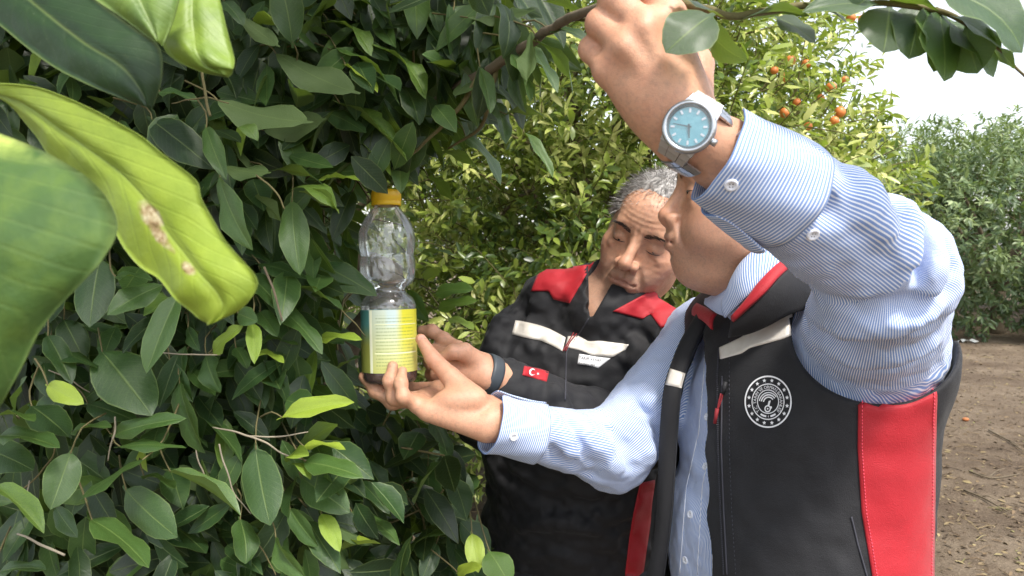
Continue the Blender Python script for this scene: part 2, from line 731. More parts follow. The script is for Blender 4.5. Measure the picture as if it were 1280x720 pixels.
def many_leaves(name, base, dirs, norms, length, width, tint, mat, parent, fine=False):
    """a mass of small folded leaves in one mesh (arrays)"""
    n = len(base)
    y = dirs / np.maximum(np.linalg.norm(dirs, axis=1, keepdims=True), 1e-9)
    z = norms - y * (norms * y).sum(1, keepdims=True)
    z /= np.maximum(np.linalg.norm(z, axis=1, keepdims=True), 1e-9)
    x = np.cross(y, z)
    L, Wd = length[:, None], width[:, None] / 2
    droop = rng.uniform(-.05, .28, (n, 1))
    up = rng.uniform(.1, .5, (n, 1))
    if fine:
        rows = ((.10, .42, .0), (.32, .92, .04), (.56, .98, .22), (.80, .62, .55))
        v = np.empty((n, 14, 3))
        v[:, 0] = base
        for k, (t, w, dz) in enumerate(rows):
            c = base + y * L * t - z * L * droop * dz
            v[:, 1 + 3 * k] = c - x * Wd * w + z * Wd * up * w
            v[:, 2 + 3 * k] = c
            v[:, 3 + 3 * k] = c + x * Wd * w + z * Wd * up * w
        v[:, 13] = base + y * L - z * L * droop
        tri = [(0, 2, 1), (0, 3, 2)]
        for k in range(3):
            a = 1 + 3 * k
            tri += [(a, a + 1, a + 4), (a, a + 4, a + 3), (a + 1, a + 2, a + 5), (a + 1, a + 5, a + 4)]
        tri = np.array(tri + [(10, 11, 13), (11, 12, 13)])
        f = (np.arange(n)[:, None, None] * 14 + tri[None]).reshape(-1, 3)
        ob = mesh_obj(name, v.reshape(-1, 3), f, mat, parent)
        ob.matrix_parent_inverse = Matrix.Translation(parent.location).inverted()
        attr(ob, 'tint', np.repeat(tint, 14))
        attr(ob, 'u', np.tile([0] + [-1, 0, 1] * 4 + [0], n))
        attr(ob, 'v', np.tile([0] + [q for r_w in rows for q in (r_w[0],) * 3] + [1], n))
        return ob
    v = np.empty((n, 8, 3))
    v[:, 0] = base
    v[:, 1] = base + y * L * .35 - x * Wd * .9 + z * (Wd * up)
    v[:, 2] = base + y * L * .35
    v[:, 3] = base + y * L * .35 + x * Wd * .9 + z * (Wd * up)
    v[:, 4] = base + y * L * .70 - x * Wd * .75 + z * (Wd * up - L * droop * .4)
    v[:, 5] = base + y * L * .70 - z * L * droop * .4
    v[:, 6] = base + y * L * .70 + x * Wd * .75 + z * (Wd * up - L * droop * .4)
    v[:, 7] = base + y * L - z * L * droop
    o = np.arange(n)[:, None] * 8
    tri = np.array([(0, 2, 1), (0, 3, 2), (1, 2, 5), (1, 5, 4), (2, 3, 6), (2, 6, 5), (4, 5, 7), (5, 6, 7)])
    f = (o[:, None] + tri[None]).reshape(-1, 3)
    ob = mesh_obj(name, v.reshape(-1, 3), f, mat, parent)
    if parent is not None:
        ob.matrix_parent_inverse = Matrix.Translation(parent.location).inverted()
    attr(ob, 'tint', np.repeat(tint, 8))
    attr(ob, 'u', np.tile([.5] * 8, n))
    return ob


def crown_shoots(cen, rad, n, seed, flat=.35, shell=(.55, 1.02), low=-.95):
    """shoot positions and directions over an uneven crown"""
    r = np.random.default_rng(seed)
    out_p, out_d = [], []
    while len(out_p) < n:
        d = r.normal(size=(4000, 3))
        d /= np.linalg.norm(d, axis=1, keepdims=True)
        s = shell[0] + (shell[1] - shell[0]) * r.random(4000) ** .55
        lump = 1 + .16 * vnoise(d * 2.4 + seed, seed) + .10 * vnoise(d * 5.5 + seed, seed + 1)
        p = cen + d * (s * lump)[:, None] * rad
        keep = (d[:, 2] > low) & (vnoise(p * 3.1, seed + 2) > -.42)
        for a, b in zip(p[keep], d[keep]):
            out_p.append(a)
            out_d.append(b)
    return np.array(out_p[:n]), np.array(out_d[:n])


def shoot_leaves(p, d, per, ll, lw, seed, droop=.25, spread=.16):
    r = np.random.default_rng(seed)
    n = len(p)
    ax = d + np.stack([r.normal(0, .45, n), r.normal(0, .45, n), r.normal(.35, .4, n)], 1)
    ax /= np.linalg.norm(ax, axis=1, keepdims=True)
    B, D, N_ = [], [], []
    for k in range(per):
        t = (k + r.random(n)) / per
        b = p + ax * (t * spread)[:, None]
        s = r.normal(size=(n, 3))
        s -= ax * (s * ax).sum(1, keepdims=True)
        s /= np.linalg.norm(s, axis=1, keepdims=True)
        dd = s * .85 + ax * (.35 + .5 * t)[:, None] - np.array([0, 0, 1.]) * (droop * r.random(n))[:, None]
        B.append(b)
        D.append(dd)
        N_.append(np.array([0, 0, 1.]) * .7 + d * .5 + r.normal(0, .35, (n, 3)))
    B, D, N_ = np.concatenate(B), np.concatenate(D), np.concatenate(N_)
    m = len(B)
    return B, D, N_, ll * r.uniform(.65, 1.2, m), lw * r.uniform(.75, 1.15, m), ax


def to_px(p):
    q = np.asarray(p) - CAM
    d = q @ FWD
    return 640 + F_PX * (q @ RGT) / d, 360 - F_PX * (q @ UPC) / d, d


def limbs(base, cen, rad, n, seed, r0=.07):
    r = random.Random(seed)
    fork = base + (cen - base) * .42
    trunk = spline([base - V(0, 0, .05), base + (fork - base) * .5 + V(r.uniform(-.05, .05), r.uniform(-.05, .05), 0), fork], 8)
    tm = MB().add(*tube(trunk, np.linspace(r0 * 1.25, r0 * .85, 8), 12))
    lm = []
    for k in range(n):
        an = 2 * math.pi * (k + r.random() * .7) / n
        el = r.uniform(.25, 1.2)
        tip = cen + V(math.cos(an) * math.cos(el), math.sin(an) * math.cos(el), math.sin(el) * .9) * rad * .8
        mid = fork + (tip - fork) * .5 + V(0, 0, .12 * rad[2])
        pts = spline([fork - V(0, 0, .03), mid, tip], 9)
        mb = MB().add(*tube(pts, np.linspace(r0 * .55, r0 * .1, 9), 8))
        for j in range(4):
            a = pts[3 + j]
            b = a + nrm(V(r.gauss(0, 1), r.gauss(0, 1), r.gauss(.4, .7))) * rad * .34
            mb.add(*tube(spline([a, (a + b) / 2 + V(0, 0, .04), b], 5), np.linspace(r0 * .2, r0 * .05, 5), 6))
        lm.append(mb)
    return tm, lm


def icos(c, r, sq=(1, 1, 1), sub=2):
    bm = bmesh.new()
    bmesh.ops.create_icosphere(bm, subdivisions=sub, radius=1)
    vs = [np.array(v.co) * r * np.array(sq) + c for v in bm.verts]
    fs = [tuple(v.index for v in f.verts) for f in bm.faces]
    bm.free()
    return vs, fs


def tree(name, label, base, cen, rad, n, per, ll, lw, seed, mats, tint_f, n_obj=0, group=None, r0=.07, shell=(.55, 1.02), low=-.95, leaf_sel=None):
    base, cen, rad = V(*base), V(*cen), V(*rad)
    root = empty(name, base, label, 'tree', group)
    tm, lm = limbs(base, cen, rad, 7, seed, r0)
    reparent(tm.build('trunk', M_BARK), root)
    for mb in lm:
        reparent(mb.build('limb', M_BARK), root)
    p, d = crown_shoots(cen, rad, n, seed, shell=shell, low=low)
    B, D, N_, L, Wd, ax = shoot_leaves(p, d, per, ll, lw, seed + 5)
    tint = tint_f(B, np.random.default_rng(seed + 9))
    take = np.zeros(len(B), bool)
    if n_obj:
        px, py, dd = to_px(B)
        score = L / dd
        ok = (dd > .3) & (px > -10) & (px < 1290) & (py > -10) & (py < 730)
        if leaf_sel is not None:
            ok &= leaf_sel(px, py)
        # the leaves that show largest: on the near face of the crown
        front = ((B - cen) / rad * ((CAM - cen) / np.linalg.norm(CAM - cen))).sum(1)
        score = np.where(ok & (front > .35), score * (1 + .5 * front), 0)
        take[np.argsort(-score)[:n_obj]] = True
        take &= score > 0
        mes = [leaf_mesh('leaf', mats[0], fold=.25 + .1 * k, bend=.2 + .25 * k, twist=.3 * (k - 1), rows=(0, .2, .5, .8, 1.0), cols=3, seed=k) for k in range(4)]
        for i in np.nonzero(take)[0]:
            put_leaf(mes[i % 4], B[i], B[i] + nrm(D[i]) * L[i] * 1.1, Wd[i] * 1.1, N_[i], 0, float(tint[i]), root)
    k = ~take
    fo = many_leaves('foliage', B[k], D[k], N_[k], L[k], Wd[k], tint[k], mats[1], root)
    fo['kind'] = 'stuff'
    # green shoots that carry the leaves
    mb = MB()
    for i in range(0, len(p), 3):
        e = p[i] + ax[i] * .16
        mb.add(*tube([p[i] - ax[i] * .1, (p[i] + e) / 2 + V(0, 0, .005), e], [.0035, .0025, .001], 4, False))
    sh = mb.build('shoot', M_TWIGG)
    reparent(sh, root)
    sh['kind'] = 'stuff'
    return root, B


def fruit(root, px, py, d, r, mat, name, sq=(1, 1, 1)):
    c = P(px, py, d)
    vs, fs = icos(c, r, sq, 2)
    o = mesh_obj(name, vs, fs, mat)
    reparent(o, root)
    vs, fs = tube([c + V(0, 0, r * sq[2] * .95), c + V(.002, 0, r * sq[2] + .012)], [.0016, .0022], 6)
    mesh_obj('stem', vs, fs, M_TWIGG, o)
    return o


# ====================================================================== trees behind
def tint_orange(B, r):
    return np.clip(.60 + .34 * vnoise(B * 2.6, 71) + .22 * vnoise(B * 9, 72) + r.normal(0, .17, len(B)), 0, 1)


ot, OB = tree('orange_tree', 'orange tree with yellow green leaves and ripe oranges behind the two people', (.55, 4.6, 0), (.58, 4.45, 1.75), (1.42, 1.25, 1.72),
              7000, 9, .068, .027, 3, (M_LEAFB, M_LEAFBS), tint_orange, 300, shell=(.30, 1.02))
tree('orange_tree', 'shaded orange tree seen through the gaps beside the grey haired person', (.1, 7.3, 0), (.1, 7.3, 1.5), (1.9, 1.2, 1.5), 1200, 9, .10, .045, 47,
     (M_LEAFB, M_LEAFBS), tint_orange, 0, None, .08)
for (px, py, d, r) in ((1064, 22, 3.60, .030), (1078, 24, 3.66, .028), (988, 76, 3.36, .032), (1008, 80, 3.4, .028), (981, 97, 3.36, .030),
                       (968, 88, 3.36, .024), (1056, 100, 3.52, .024), (996, 128, 3.4, .024),
                       (1039, 109, 3.48, .032), (1050, 140, 3.50, .034), (1043, 151, 3.46, .028), (981, 141, 3.36, .032), (1010, 158, 3.44, .026), (1026, 122, 3.46, .022)):
    fruit(ot, px, py, d + .06, r * .78, M_ORANGE, 'orange')


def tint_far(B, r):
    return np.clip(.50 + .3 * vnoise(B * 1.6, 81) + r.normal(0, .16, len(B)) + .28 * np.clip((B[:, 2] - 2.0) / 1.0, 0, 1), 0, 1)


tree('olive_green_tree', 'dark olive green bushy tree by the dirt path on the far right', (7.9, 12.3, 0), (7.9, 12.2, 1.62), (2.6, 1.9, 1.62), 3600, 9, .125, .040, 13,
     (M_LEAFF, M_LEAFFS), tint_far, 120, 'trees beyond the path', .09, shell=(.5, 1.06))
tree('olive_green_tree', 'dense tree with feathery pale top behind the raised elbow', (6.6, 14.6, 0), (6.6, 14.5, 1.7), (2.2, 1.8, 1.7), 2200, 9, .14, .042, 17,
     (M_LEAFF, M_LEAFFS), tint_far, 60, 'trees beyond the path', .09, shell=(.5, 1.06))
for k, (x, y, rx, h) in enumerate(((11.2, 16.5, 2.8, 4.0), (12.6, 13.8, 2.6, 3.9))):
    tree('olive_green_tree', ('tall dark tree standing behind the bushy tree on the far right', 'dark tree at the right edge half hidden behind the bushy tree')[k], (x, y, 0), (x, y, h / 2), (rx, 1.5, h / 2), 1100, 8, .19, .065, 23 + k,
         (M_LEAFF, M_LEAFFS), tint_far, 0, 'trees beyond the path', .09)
tree('orange_tree', 'leafy orange tree further back showing through gaps left of the bottle', (-1.6, 4.3, 0), (-1.6, 4.2, 1.6), (1.6, 1.2, 1.6), 1100, 9, .09, .038, 37,
     (M_LEAFB, M_LEAFBS), tint_orange, 60, None, .08)
tree('orange_tree', 'low dark orange tree standing behind the fruit laden one', (2.2, 7.4, 0), (2.0, 7.4, 1.3), (1.5, 1.2, 1.30), 900, 9, .10, .045, 41,
     (M_LEAFB, M_LEAFBS), tint_orange, 0, None, .08)

# thin shoots that stand above the far trees against the sky
def sky_shoots(root_label):
    r = np.random.default_rng(5)
    B, D, N_ = [], [], []
    mb = MB()
    for k in range(42):
        px = r.uniform(1110, 1285)
        d = r.uniform(11.2, 13.2)
        py0 = 245 - (px - 1110) * .20
        b = P(px, py0 + 10, d)
        e = P(px + r.normal(0, 10), py0 - r.uniform(15, 62), d + r.normal(0, .1))
        pts = spline([b, (b + e) / 2 + r.normal(0, .03, 3), e], 9)
        mb.add(*tube(pts, np.linspace(.0065, .002, 9), 4, False))
        for q in pts[1:]:
            for _ in range(3):
                B.append(q)
                D.append(nrm(e - b) * .8 + r.normal(0, .6, 3))
                N_.append(r.normal(0, 1, 3) + V(0, 0, .6))
    B, D, N_ = map(np.array, (B, D, N_))
    return mb, B, D, N_


_far = [o for o in SC.objects if o.name.startswith('olive_green_tree')][0]
mb, B, D, N_ = sky_shoots('')
sh = mb.build('top_shoot', M_TWIGG)
reparent(sh, _far)
sh['kind'] = 'stuff'
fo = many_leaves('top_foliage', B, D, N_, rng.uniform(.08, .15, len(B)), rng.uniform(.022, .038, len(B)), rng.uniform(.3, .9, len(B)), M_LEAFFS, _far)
fo['kind'] = 'stuff'

# ====================================================================== litter on the ground
def litter():
    r = np.random.default_rng(77)
    n = 14000
    y = 1.6 + 11 * r.random(n) ** 1.5
    x = -1.0 + (y * .75 + 1.6) * r.random(n)
    z = ground_h(x, y) + .004
    base = np.stack([x, y, z], 1)
    an = r.random(n) * 2 * math.pi
    D = np.stack([np.cos(an), np.sin(an), r.normal(0, .12, n)], 1)
    N_ = np.stack([r.normal(0, .35, n), r.normal(0, .35, n), np.ones(n)], 1)
    return base, D, N_, r


base, D, N_, r = litter()
M_LITTER = NM('dry_leaf_litter')
M_LITTER.set(Base_Color=M_LITTER.ramp(M_LITTER.at('tint'), [(0, hexc('#3d3023')), (.4, hexc('#6d5a42')), (.7, hexc('#6f5e46')), (.93, hexc('#94845f')), (1, hexc('#66663a'))]), Roughness=.85)
M_LITTER = M_LITTER.m
o = many_leaves('leaf_litter', base, D, N_, rng.uniform(.015, .06, len(base)), rng.uniform(.006, .024, len(base)), rng.random(len(base)), M_LITTER, None)
tag(o, 'scattered dry leaves and bits on the brown soil', 'leaf litter', kind='stuff')
mb = MB()
for k in range(1300):
    y = 1.8 + 9 * random.random() ** 1.4
    x = -.6 + (y * .75 + 1.2) * random.random()
    a = random.random() * math.pi
    L = random.uniform(.03, .16)
    p0 = V(x, y, float(ground_h(np.array(x), np.array(y))) + .006)
    p2 = p0 + V(math.cos(a) * L, math.sin(a) * L, random.uniform(0, .012))
    p1 = (p0 + p2) / 2 + V(random.gauss(0, .008), random.gauss(0, .008), .008)
    mb.add(*tube([p0, p1, p2], [.0026, .0022, .001], 4, False), tint=random.random())
o = mb.build('twig_litter', M_LITTER)
tag(o, 'small broken twigs and straw strewn over the soil', 'twig litter', kind='stuff')


def gpx(px, py):
    """ground point under a photo pixel"""
    q = ray(px, py)
    t = (0 - CAM[2]) / q[2]
    p = CAM + q * t
    p[2] = float(ground_h(np.array(p[0]), np.array(p[1])))
    return p


for k, (pts, lab) in enumerate((
        ([(1236, 538), (1262, 552), (1290, 572)], 'long forked dry twig lying on the bare soil at the right'),
        ([(1212, 590), (1240, 598), (1275, 592)], 'thin grey twig lying level on the soil low at the right'),
        ([(1205, 612), (1230, 622), (1262, 640)], 'short bent twig on the soil beside the red side panel'))):
    w = [gpx(*q) + V(0, 0, .012) for q in pts]
    root = empty('fallen_twig', w[0], lab, 'twig', 'fallen twigs on the soil')
    pp = spline(w, 10)
    reparent(MB().add(*tube(pp, np.linspace(.007, .003, 10), 6)).build('twig_stem', M_BARK), root)
    e = pp[4] + (pp[9] - pp[4]) * .7 + V(.03, .10, .015)
    reparent(MB().add(*tube(spline([pp[4], (pp[4] + e) / 2 + V(0, .01, .01), e], 6), np.linspace(.004, .002, 6), 5)).build('side_twig', M_BARK), root)
M_PAPER = NM('white_paper').set(Base_Color=(.75, .74, .70, 1), Roughness=.8).m
c = gpx(1211, 428)
bm_v, bm_f = [], []
for i in range(7):
    for j in range(5):
        a, b = (i - 3) / 3, (j - 2) / 2
        bm_v.append(c + V(a * .13, b * .07, .02 + .02 * math.sin(a * 4 + b * 3) + .012 * math.cos(b * 5)))
o = mesh_obj('paper_scrap', bm_v, grid_faces(7, 5), M_PAPER)
tag(o, 'crumpled white scrap of paper on the ground by the dark trees', 'paper scrap')
c = gpx(1207, 524)
vs, fs = icos(c + V(0, 0, .016), .024, (1.2, 1, .7), 2)
M_OLDO = NM('dried_orange_peel').set(Base_Color=hexc('#a5663a'), Roughness=.7).m
o = mesh_obj('fallen_orange', vs, fs, M_OLDO)
tag(o, 'small shrivelled fallen orange on the bare soil at the right', 'orange')
# ====================================================================== people
def skin_mat(name, base, dark, red):
    m = NM(name)
    n1 = m.noise(60, 4)
    n2 = m.noise(420, 2)
    c = m.mix(m.math('MULTIPLY_ADD', n1, 0.9, -0.15, clamp=True), base, red)
    c = m.mix(m.math('MULTIPLY', m.at('stubble'), m.math('MULTIPLY_ADD', n2, 0.8, 0.15)), c, dark)
    c = m.mix(m.math('MULTIPLY', m.at('lip'), 0.6), c, (0.33, 0.13, 0.10, 1))
    c = m.mix(m.math('MULTIPLY_ADD', m.noise(210, 4, .7), 1.6, -.75, clamp=True), c, dark)
    c = m.mix(m.math('MULTIPLY', m.at('flush'), 0.55), c, red)
    m.set(Base_Color=c, Roughness=m.math('MULTIPLY_ADD', m.noise(300, 2), .3, .34), Subsurface_Weight=0.12, Subsurface_Scale=0.01)
    m.b.inputs['Subsurface Radius'].default_value = (1.0, 0.35, 0.2)
    m.bump(m.math('ADD', m.noise(900, 2), m.math('MULTIPLY', m.noise(160, 3), 1.2)), 0.32, 0.0011)
    return m.m


M_SKIN1 = skin_mat('skin_fair_tan', hexc('#cc9e80'), hexc('#876d60'), hexc('#c0846a'))
M_SKIN2 = skin_mat('skin_tan', hexc('#c89a7d'), hexc('#8a7467'), hexc('#b87f66'))


def cloth(name, col, col2=None, rough=0.8, weave=900, bump=0.12, sheen=0.05, wr=0.0):
    m = NM(name)
    n = m.noise(30, 4)
    c = m.mix(n, col, col2 or tuple(min(1, x * 1.35) for x in col[:3]) + (1,))
    m.set(Base_Color=c, Roughness=rough, Sheen_Weight=sheen)
    h = m.noise(weave, 2)
    if wr:
        h = m.math('ADD', m.math('MULTIPLY', h, 0.25), m.math('MULTIPLY', m.noise(38, 4, 0.6), wr))
        m.bump(h, 0.6, 0.004)
    else:
        m.bump(h, bump, 0.002)
    return m.m


M_BLACK = cloth('black_softshell', hexc('#0f0f13'), hexc('#15151a'), 0.72, wr=0.5)
M_RED = cloth('red_softshell', hexc('#b00d20'), hexc('#9c091a'), 0.62, wr=0.35, sheen=0.1)
M_DARKRED = cloth('dark_red_lining', hexc('#8f1a26'), hexc('#6f1019'), 0.7)
M_TROUSER = cloth('dark_grey_trouser', hexc('#26272c'), None, 0.8)
M_REFL = NM('reflective_tape').set(Base_Color=hexc('#d8d2c9'), Roughness=0.38, Metallic=0.15)
_c = M_REFL.mix(M_REFL.noise(70, 3), hexc('#c9c0b4'), hexc('#e9e4dc'))
M_REFL.set(Base_Color=_c)
M_REFL.bump(M_REFL.noise(120, 3), 0.35, 0.002)
M_REFL = M_REFL.m
M_WHITE = NM('white_embroidery').set(Base_Color=(0.78, 0.78, 0.8, 1), Roughness=0.7).m
M_INK = NM('black_print').set(Base_Color=(0.012, 0.012, 0.015, 1), Roughness=0.7).m
M_BTN = NM('pearl_button').set(Base_Color=hexc('#e6e9f2'), Roughness=0.25, Coat_Weight=0.5).m
M_STITCH = NM('seam_thread').set(Base_Color=hexc('#3a3a42'), Roughness=0.8).m
M_STITCHR = NM('red_seam_thread').set(Base_Color=hexc('#f0566a'), Roughness=0.8).m
M_LEATHER = NM('brown_shoe_leather').set(Base_Color=hexc('#2b1c14'), Roughness=0.4).m
M_NAIL = NM('fingernail').set(Base_Color=hexc('#d9a591'), Roughness=0.28).m
M_EYE = NM('eyeball')
_c = M_EYE.mix(M_EYE.at('iris'), (0.62, 0.56, 0.52, 1), (0.012, 0.007, 0.004, 1))
M_EYE = M_EYE.set(Base_Color=_c, Roughness=0.12).m


def shirt_mat():
    m = NM('striped_shirt_cotton')
    ph = m.at('phase')
    w = m.math('ABSOLUTE', m.math('SUBTRACT', m.math('FRACT', ph), 0.5))     # 0..0.5
    s = m.math('SMOOTH_MIN', m.math('MULTIPLY_ADD', m.math('SUBTRACT', w, 0.2), 9.0, 0.5), 1.0, 0.2)
    s = m.math('MAXIMUM', s, 0.0)
    c = m.mix(s, hexc('#f0f3fc'), hexc('#7e9dd4'))
    m.set(Base_Color=c, Roughness=0.72, Sheen_Weight=0.15, Subsurface_Weight=0.0)
    m.bump(m.math('ADD', m.math('MULTIPLY', m.noise(1500, 2), 0.2), m.math('MULTIPLY', m.noise(45, 3), 0.5)), 0.35, 0.003)
    tr = m.n('BsdfTranslucent', {'Color': c})
    mx = m.n('MixShader', {0: 0.14, 1: m.b.outputs[0], 2: tr.outputs[0]})
    m.t.links.new(mx.outputs[0], m.out.inputs[0])
    return m.m


M_SHIRT = shirt_mat()


def hair_mat(name, a, b):
    m = NM(name)
    c = m.mix(m.at('shade'), a, b)
    return m.set(Base_Color=c, Roughness=0.42).m


M_HAIRG = hair_mat('grey_hair', hexc('#4a4643'), hexc('#b3aeaa'))
M_HAIRD = hair_mat('dark_hair', hexc('#15110f'), hexc('#3d342f'))
M_BROW = hair_mat('dark_brow_hair', hexc('#2a211d'), hexc('#6b5e56'))


# ------------------------------------------------------------------ anatomy
class Head:
    def __init__(s, O, fwd, up, top=1.0):
        s.O = np.asarray(O, float)
        y = nrm(fwd)
        z = nrm(np.asarray(up, float) - y * (np.asarray(up, float) @ y))
        x = np.cross(y, z)
        s.R = np.stack([x, y, z], 1)
        s.top = top

    def L(s, x, y, z):
        return s.O + s.R @ V(x, y, z)

    def loc(s, p):
        return (p - s.O) @ s.R

    def build(s, S, fat=0.0, lid=0.0035, eyez=0.0, nostril=True, lips=0.0, nose=0.0, sock=.0185):
        L, R = s.L, s.R
        S.ell(L(0, -.016, .028), (.077, .099, .088 * s.top), R, .0)
        S.ell(L(0, .026, -.042), (.061 + fat, .060, .074), R, .03)
        S.ell(L(0, -.0, -.02), (.070 + fat * .6, .07, .06), R, .03)
        for q in (-1, 1):
            S.sph(L(q * (.046 + fat), .006, -.068), .022, .032)
            S.sph(L(q * .047, .050, -.026), .020, .022)
            S.sph(L(q * (.036 + fat * .6), .056, -.058), .020 + fat * .5, .028)
        S.sph(L(0, .066, -.101), .0185, .024)
        S.cap(L(-.034, .076, .020), L(.034, .076, .020), .0125, k=.02)
        S.ell(L(0, .060, .05), (.045, .03, .03), R, .03)
        for q in (-1, 1):
            S.sph(L(q * .033, .1, -.001), sock, .016, 's')
            S.sph(L(q * .032, .0722, -.001), .0130, .005)
            S.cap(L(q * .032 - .012, .072, -.0185), L(q * .032 + .012, .074, -.0175), .0045, k=.01)
            S.cap(L(q * .032 - .0105, .0865, -.003 + eyez), L(q * .032 + .0105, .0865, -.004 + eyez), lid, lid * .8, .0015, 's')
        # nose
        S.cap(L(0, .086, .006), L(0, .108 + nose, -.034), .0075, .0105, .012)
        S.sph(L(0, .1085 + nose, -.036), .0115, .006)
        for q in (-1, 1):
            S.ell(L(q * .0145, .095, -.0395), (.0085, .012, .0085), R, .006)
        # mouth
        S.ell(L(0, .074 + lips, -.069), (.030, .0225, .026), R, .022)
        S.cap(L(-.017, .0895 + lips, -.0655), L(.017, .0895 + lips, -.0655), .0048, k=.006)
        S.cap(L(-.004, .093 + lips, -.0645), L(.004, .093 + lips, -.0645), .0042, k=.006)
        S.cap(L(-.014, .090 + lips, -.0765), L(.014, .090 + lips, -.0765), .0060, k=.007)
        S.cap(L(-.024, .0885 + lips, -.0718), L(0, .0995 + lips, -.0705), .0016, .0022, .003, 's')
        S.cap(L(.024, .0885 + lips, -.0718), L(0, .0995 + lips, -.0705), .0016, .0022, .003, 's')
        S.cap(L(-.008, .0925, -.0865), L(.008, .0925, -.0865), .004, k=.01, op='s')
        S.cap(L(0, .0985, -.050), L(0, .0975, -.060), .0022, k=.006, op='s')
        for q in (-1, 1):
            if nostril:
                S.ell(L(q * .0068, .101, -.0465), (.0034, .0052, .004), R, .002, 's')
            # folds from the nose to the corners of the mouth
            S.cap(L(q * .023, .0885, -.042), L(q * .037, .0835, -.072), .0016, .0010, .009, 's')
            # ear
            RE = R @ np.array(Matrix.Rotation(q * .35, 3, 'Z') @ Matrix.Rotation(-.2, 3, 'X'))
            S.ell(L(q * .078, -.012, -.012), (.0075, .019, .032), RE, .006)
            S.ell(L(q * .0865, -.008, -.010), (.006, .010, .018), RE, .004, 's')
            S.ell(L(q * .0765, -.002, -.038), (.006, .009, .010), RE, .006)

    def masks(s, v):
        q = s.loc(v)
        near = (np.abs(q) < .2).all(1)
        x, y, z = q.T
        g = lambda a, b, c, r: np.exp(-((x - a) ** 2 + (y - b) ** 2 + (z - c) ** 2) / r ** 2)
        lip = np.clip(1.3 * np.exp(-((z + .0712) / .0085) ** 4 - (x / .021) ** 4) * (y > .08), 0, 1)
        beard = np.clip((-.03 - z) / .02, 0, 1) * np.clip((y - .0) / .03, 0, 1) * (1 - np.exp(-((z + .035) / .02) ** 2 - (x / .018) ** 2))
        beard *= np.clip((z + .16) / .04, 0, 1)
        flush = np.clip(g(0, .11, -.036, .018) + .8 * g(.045, .06, -.03, .028) + .8 * g(-.045, .06, -.03, .028) + g(.08, -.01, -.01, .03) + g(-.08, -.01, -.01, .03), 0, 1)
        return lip * near, beard * near * (1 - lip), flush * near


def eyes(H, parent, gaze, r=.0122):
    for q in (-1, 1):
        c = H.L(q * .032, .0722, -.001)
        bm = bmesh.new()
        bmesh.ops.create_uvsphere(bm, u_segments=20, v_segments=14, radius=r)
        g = nrm(H.R @ np.asarray(gaze, float))
        iris = [1.0 if (np.array(v.co) / r) @ g > .90 else 0.0 for v in bm.verts]
        me = bpy.data.meshes.new('eye')
        bm.to_mesh(me)
        bm.free()
        me.materials.append(M_EYE)
        for p in me.polygons:
            p.use_smooth = True
        o = bpy.data.objects.new('eye', me)
        COL.objects.link(o)
        o.parent = parent
        co = np.empty(len(me.vertices) * 3, np.float32)
        me.vertices.foreach_get('co', co)
        co = co.reshape(-1, 3) + c.astype(np.float32)
        me.vertices.foreach_set('co', co.ravel())
        attr(o, 'iris', iris)


def strands(name, bases, norms, dirs, length, width, mat, parent, shade, curl=0.3):
    """short hairs: thin bent blades"""
    mb_v, mb_f, sh = [], [], []
    for b, n, d, l, s in zip(bases, norms, dirs, length, shade):
        side = nrm(np.cross(n, d)) * width
        m = b + d * l * .55 + n * l * curl * .3
        t = b + d * l + n * l * curl * .1
        o = len(mb_v)
        mb_v += [b - side, b + side, m + side * .8, m - side * .8, t]
        mb_f += [(o, o + 1, o + 2, o + 3), (o + 3, o + 2, o + 4)]
        sh += [s] * 5
    o = mesh_obj(name, mb_v, mb_f, mat, parent)
    attr(o, 'shade', sh)
    return o


def surface_samples(v, f, n, mask=None):
    fc = f if mask is None else f[mask]
    tri = np.cross(v[fc[:, 2]] - v[fc[:, 0]], v[fc[:, 3]] - v[fc[:, 1]])
    ar = np.linalg.norm(tri, axis=1)
    pick = rng.choice(len(fc), n, p=ar / ar.sum())
    a, b = rng.random((n, 1)), rng.random((n, 1))
    q = fc[pick]
    p = (v[q[:, 0]] * (1 - a) + v[q[:, 1]] * a) * (1 - b) + (v[q[:, 3]] * (1 - a) + v[q[:, 2]] * a) * b
    nn = tri[pick] / np.maximum(ar[pick][:, None], 1e-12)
    return p, nn


